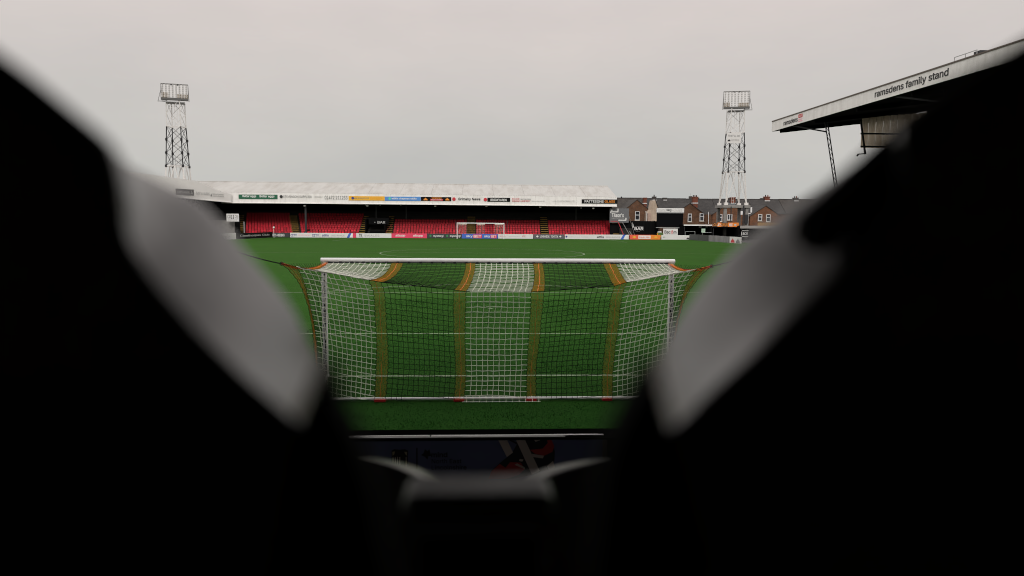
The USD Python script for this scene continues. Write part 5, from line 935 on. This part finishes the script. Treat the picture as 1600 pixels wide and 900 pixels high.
part(wt, 'star', wall_poly([(658, 711), (662, 708), (664, 702), (668, 705), (671, 702), (672, 708), (674, 712), (669, 713), (668, 718), (664, 714)], 0), PRINT_K)
for q_ in (wall_text('mind', 674, 699, 706.5, 714.5, True), wall_text('North East', 674.5, 721, 717, 724), wall_text('Lincolnshire', 674.5, 729, 726.5, 734)): part(wt, 'lettering', q_, PRINT_K)

# ------------------------------------------------------------------ the seats right in front of the camera
def plastic_look(name, base, rough, speck, amount):
    n = {'g': ('geometry', {}), 'n': ('noise_texture', {'scale': 55, 'detail': 5, 'roughness': 0.7}), 'r': ('rgb_ramp', {'ramp': [(0.42, base), (0.50, base), (0.66, speck)]}), 'n2': ('noise_texture', {'scale': 9, 'detail': 3}), 'r2': ('rgb_ramp', {'ramp': [(0.35, (0, 0, 0)), (0.6, (amount,) * 3)]}),
         'm': ('mix', {'color1': base}), 'rr': ('map_range', {'from_min': 0.3, 'from_max': 0.7, 'to_min': rough * 0.85, 'to_max': rough * 1.2}), 'b': ('bump', {'strength': 0.15, 'distance': 0.001}), 'p': ('principled_bsdf', {'specular_ior_level': 1.0})}
    return usdkit.material(stage, '/World/Looks/' + name, n, [('g.position', 'n.vector'), ('g.position', 'n2.vector'), ('n.fac', 'r.fac'), ('n2.fac', 'r2.fac'), ('r2.color', 'm.fac'), ('r.color', 'm.color2'), ('m.color', 'p.base_color'), ('n2.fac', 'rr.value'), ('rr.result', 'p.roughness'), ('n.fac', 'b.height'), ('b.normal', 'p.normal')], surface='p.BSDF')
SEATP = plastic_look('black_seat_plastic', (0.075, 0.070, 0.070), 0.36, (0.05, 0.048, 0.046), 0.5)
SEATN = plastic_look('scuffed_near_seat_plastic', (0.085, 0.078, 0.077), 0.26, (0.18, 0.165, 0.16), 0.6)
SEATB = plastic_look('matt_grey_bracket_plastic', (0.022, 0.0205, 0.020), 0.45, (0.04, 0.037, 0.036), 0.6)
SEATD = plastic_look('dusty_black_seat_plastic', (0.06, 0.055, 0.052), 0.36, (0.17, 0.16, 0.15), 1.0)
def shell(near, far, dn, df, close, per=8, mid=None):
    """A seat back: its rear rim (near the camera) and front rim, skinned over and closed."""
    N = catmull(near, per); Fp = catmull(far, per)
    N = np.vstack([N, close]); Fp = np.vstack([Fp, close])
    yn, yf = C[1] + dn, C[1] + df
    A_ = np.array([at(x, y, Y=yn) for x, y in N]); B_ = np.array([at(x, y, Y=yf) for x, y in Fp]); cen = A_.mean(0)
    rings = [A_ + (cen - A_) * 0.05 + [0, 0.0, 0], A_ + (cen - A_) * 0.018 + [0, 0.002, 0], A_ + [0, 0.008, 0]]
    for s in np.linspace(0.12, 0.92, 6): rings.append(A_ * (1 - s) + B_ * s + (A_ - cen) * 0.02 * math.sin(math.pi * s))
    cB = B_.mean(0); rings += [B_, B_ + (cB - B_) * 0.02 + [0, 0.006, 0], B_ + (cB - B_) * 0.06 + [0, 0.008, 0]]
    m = loft(rings); k = len(A_)
    caps = []
    for ring, flip in ((rings[0], False), (rings[-1], True)):
        pg = sg.Polygon([(p[0], p[2]) for p in ring]).buffer(0)
        v2, f2 = trimesh.creation.triangulate_polygon(pg, engine='earcut'); y = ring[0][1]
        cm = trimesh.Trimesh(np.column_stack([v2[:, 0], np.full(len(v2), y), v2[:, 1]]), f2, process=False); caps.append(cm)
    m = join([m] + caps); m.merge_vertices(); m.fix_normals(); return m
LN = [(-330, -150), (-230, -60), (-120, 10), (0, 90), (100, 170), (165, 228), (187, 285), (192, 345), (208, 393), (257, 460), (318, 527), (379, 588), (428, 631), (465, 664), (510, 715), (552, 790), (586, 880), (605, 990)]
LF = [(-330, -60), (-230, 10), (-110, 80), (10, 140), (110, 200), (188, 252), (242, 279), (302, 310), (344, 349), (391, 405), (452, 478), (489, 551), (513, 594), (532, 643), (553, 680), (572, 730), (588, 810), (600, 990)]
RN = [(1950, -140), (1860, -80), (1720, -5), (1600, 68), (1490, 132), (1416, 194), (1416, 246), (1408, 298), (1376, 350), (1327, 405), (1278, 454), (1223, 509), (1174, 558), (1119, 607), (1076, 650), (1027, 698), (985, 756), (950, 840), (935, 990)]
RF = [(1950, -60), (1860, -10), (1712, 62), (1590, 124), (1490, 176), (1408, 215), (1362, 241), (1306, 279), (1240, 322), (1168, 376), (1125, 417), (1076, 478), (1046, 527), (1027, 564), (997, 613), (976, 648), (956, 695), (942, 760), (936, 990)]
def seat(label, near, far, dn, df, close, mat, group, xc, ztop_, extra=None):
    t = thing('tip_up_seat', label, 'seat', (xc, C[1] + df, ztop_ - 0.86), group)
    part(t, 'backrest', shell(near, far, dn, df, close), mat, 35)
    pan = manifold_round(0.40, 0.10, 0.42, 0.03); pan.apply_translation([xc, C[1] + df + 0.10, ztop_ - 0.62]); part(t, 'folded_seat_pan', pan, mat, 40)
    part(t, 'support_leg', box(xc - 0.03, xc + 0.03, C[1] + df + 0.02, C[1] + df + 0.07, ztop_ - 0.9, ztop_ - 0.5), BLACK_STEEL)
    return t
import manifold3d as m3
def manifold_round(w, d, h, r):
    s = m3.Manifold.sphere(r, 20); pts = [s.translate((sx * (w / 2 - r), sy * (d / 2 - r), sz * (h / 2 - r))) for sx in (-1, 1) for sy in (-1, 1) for sz in (-1, 1)]
    hm = m3.Manifold.batch_hull(pts).to_mesh(); return trimesh.Trimesh(hm.vert_properties[:, :3], hm.tri_verts, process=False)
seat('black plastic seat close to the camera on the left, blurred', LN, LF, 0.32, 0.46, [(300, 1400), (-330, 1400)], SEATN, None, C[0] - 0.25, 3.50)
seat('blurred black plastic seat close on the right with a dark buffer on its shoulder', RN, RF, 0.32, 0.46, [(1200, 1400), (1950, 1400)], SEATN, None, C[0] + 0.27, 3.50)
MLN = [(250, 790), (330, 742), (430, 720), (520, 715.5), (567, 717.5), (597, 724), (622, 732.5), (647, 744), (672, 757), (695, 774), (718, 805), (738, 860), (750, 960), (752, 1100)]
MLF = [(270, 780), (345, 736), (440, 715), (525, 711), (575, 713.8), (607, 719.5), (636, 726), (662, 735), (687, 748), (708, 763), (728, 797), (745, 855), (753, 950), (754, 1100)]
MRN = [(1262, 790), (1182, 742), (1082, 720), (990, 716), (943, 720), (905, 729), (877, 737), (857, 745), (836, 756), (815, 774), (795, 805), (775, 860), (763, 960), (761, 1100)]
MRF = [(1242, 780), (1167, 736), (1072, 716), (985, 713), (943, 716.5), (905, 721.5), (877, 726.5), (852, 732.5), (826, 742), (803, 759), (783, 797), (768, 855), (760, 950), (759, 1100)]
seat('black plastic seat one row ahead, left of the gap, with a clean rim', MLN, MLF, 1.12, 1.20, [(600, 1250), (250, 1250)], SEATN, None, at(520, 715, Y=C[1] + 1.16)[0], 3.04)
seat('black plastic seat one row ahead, right of the gap, with a dirty speckled rim', MRN, MRF, 1.12, 1.20, [(900, 1250), (1262, 1250)], SEATD, None, at(990, 715, Y=C[1] + 1.16)[0], 3.04)
MATT = look('matt_black_rubber', (0.030, 0.028, 0.028), 0.8, spec=0.25)
def slab(px, dn, df):
    yn = C[1] + dn; P = np.array([at(x, y, Y=yn) for x, y in catmull(px + px[:1], 5)[:-1]])[:, [0, 2]]; return poly_solid(P, (0, yn, 0), X_, Z_, df - dn)
part('/World/tip_up_seat', 'hinge_cover', slab([(505, 556), (516, 592), (532, 643), (553, 682), (570, 730), (590, 810), (606, 990), (420, 990), (432, 745), (448, 690), (478, 622)], 0.235, 0.25), MATT, 40)
part('/World/tip_up_seat_001', 'hinge_cover', slab([(1025, 562), (1011, 586), (996, 614), (977, 648), (956, 694), (942, 760), (932, 990), (1105, 990), (1080, 740), (1060, 690), (1040, 630)], 0.235, 0.25), MATT, 40)
ka, kb = at(1282, 356, Y=C[1] + 0.34), at(1440, 212, Y=C[1] + 0.34); kn = trimesh.creation.capsule(np.linalg.norm(kb - ka), 0.0125, count=[12, 20]); d_ = (kb - ka) / np.linalg.norm(kb - ka)
T = np.eye(4); e_ = np.cross(d_, Y_); T[:3, 0], T[:3, 1], T[:3, 2], T[:3, 3] = e_, np.cross(d_, e_), d_, (ka + kb) / 2 if kn.bounds[0][2] < -0.02 else ka; kn.apply_transform(T); part('/World/tip_up_seat_001', 'rubber_buffer', kn, MATT, True)
br = thing('seat_bracket', 'blurred grey rounded bracket between the two nearest seats', 'bracket', (C[0], C[1] + 0.53, 3.1))
bw = at(864, 780, Y=C[1] + 0.53)[0] - at(631, 780, Y=C[1] + 0.53)[0]; bc = at(748, 757, Y=C[1] + 0.53)
bb = manifold_round(bw, 0.055, 0.021, 0.0102); bb.apply_translation([bc[0], C[1] + 0.53, bc[2] - 0.0105]); part(br, 'bracket_body', bb, SEATB, 50)
part(br, 'steel_stem', box(bc[0] - 0.042, bc[0] + 0.042, C[1] + 0.505, C[1] + 0.55, 2.6, bc[2] - 0.03), look('matt_black_bracket', (0.004, 0.004, 0.004), 0.95, spec=0.03))
part(br, 'row_rail', box(-1.4, 1.0, C[1] + 0.56, C[1] + 0.61, bc[2] - 0.32, bc[2] - 0.24), BLACK_STEEL)
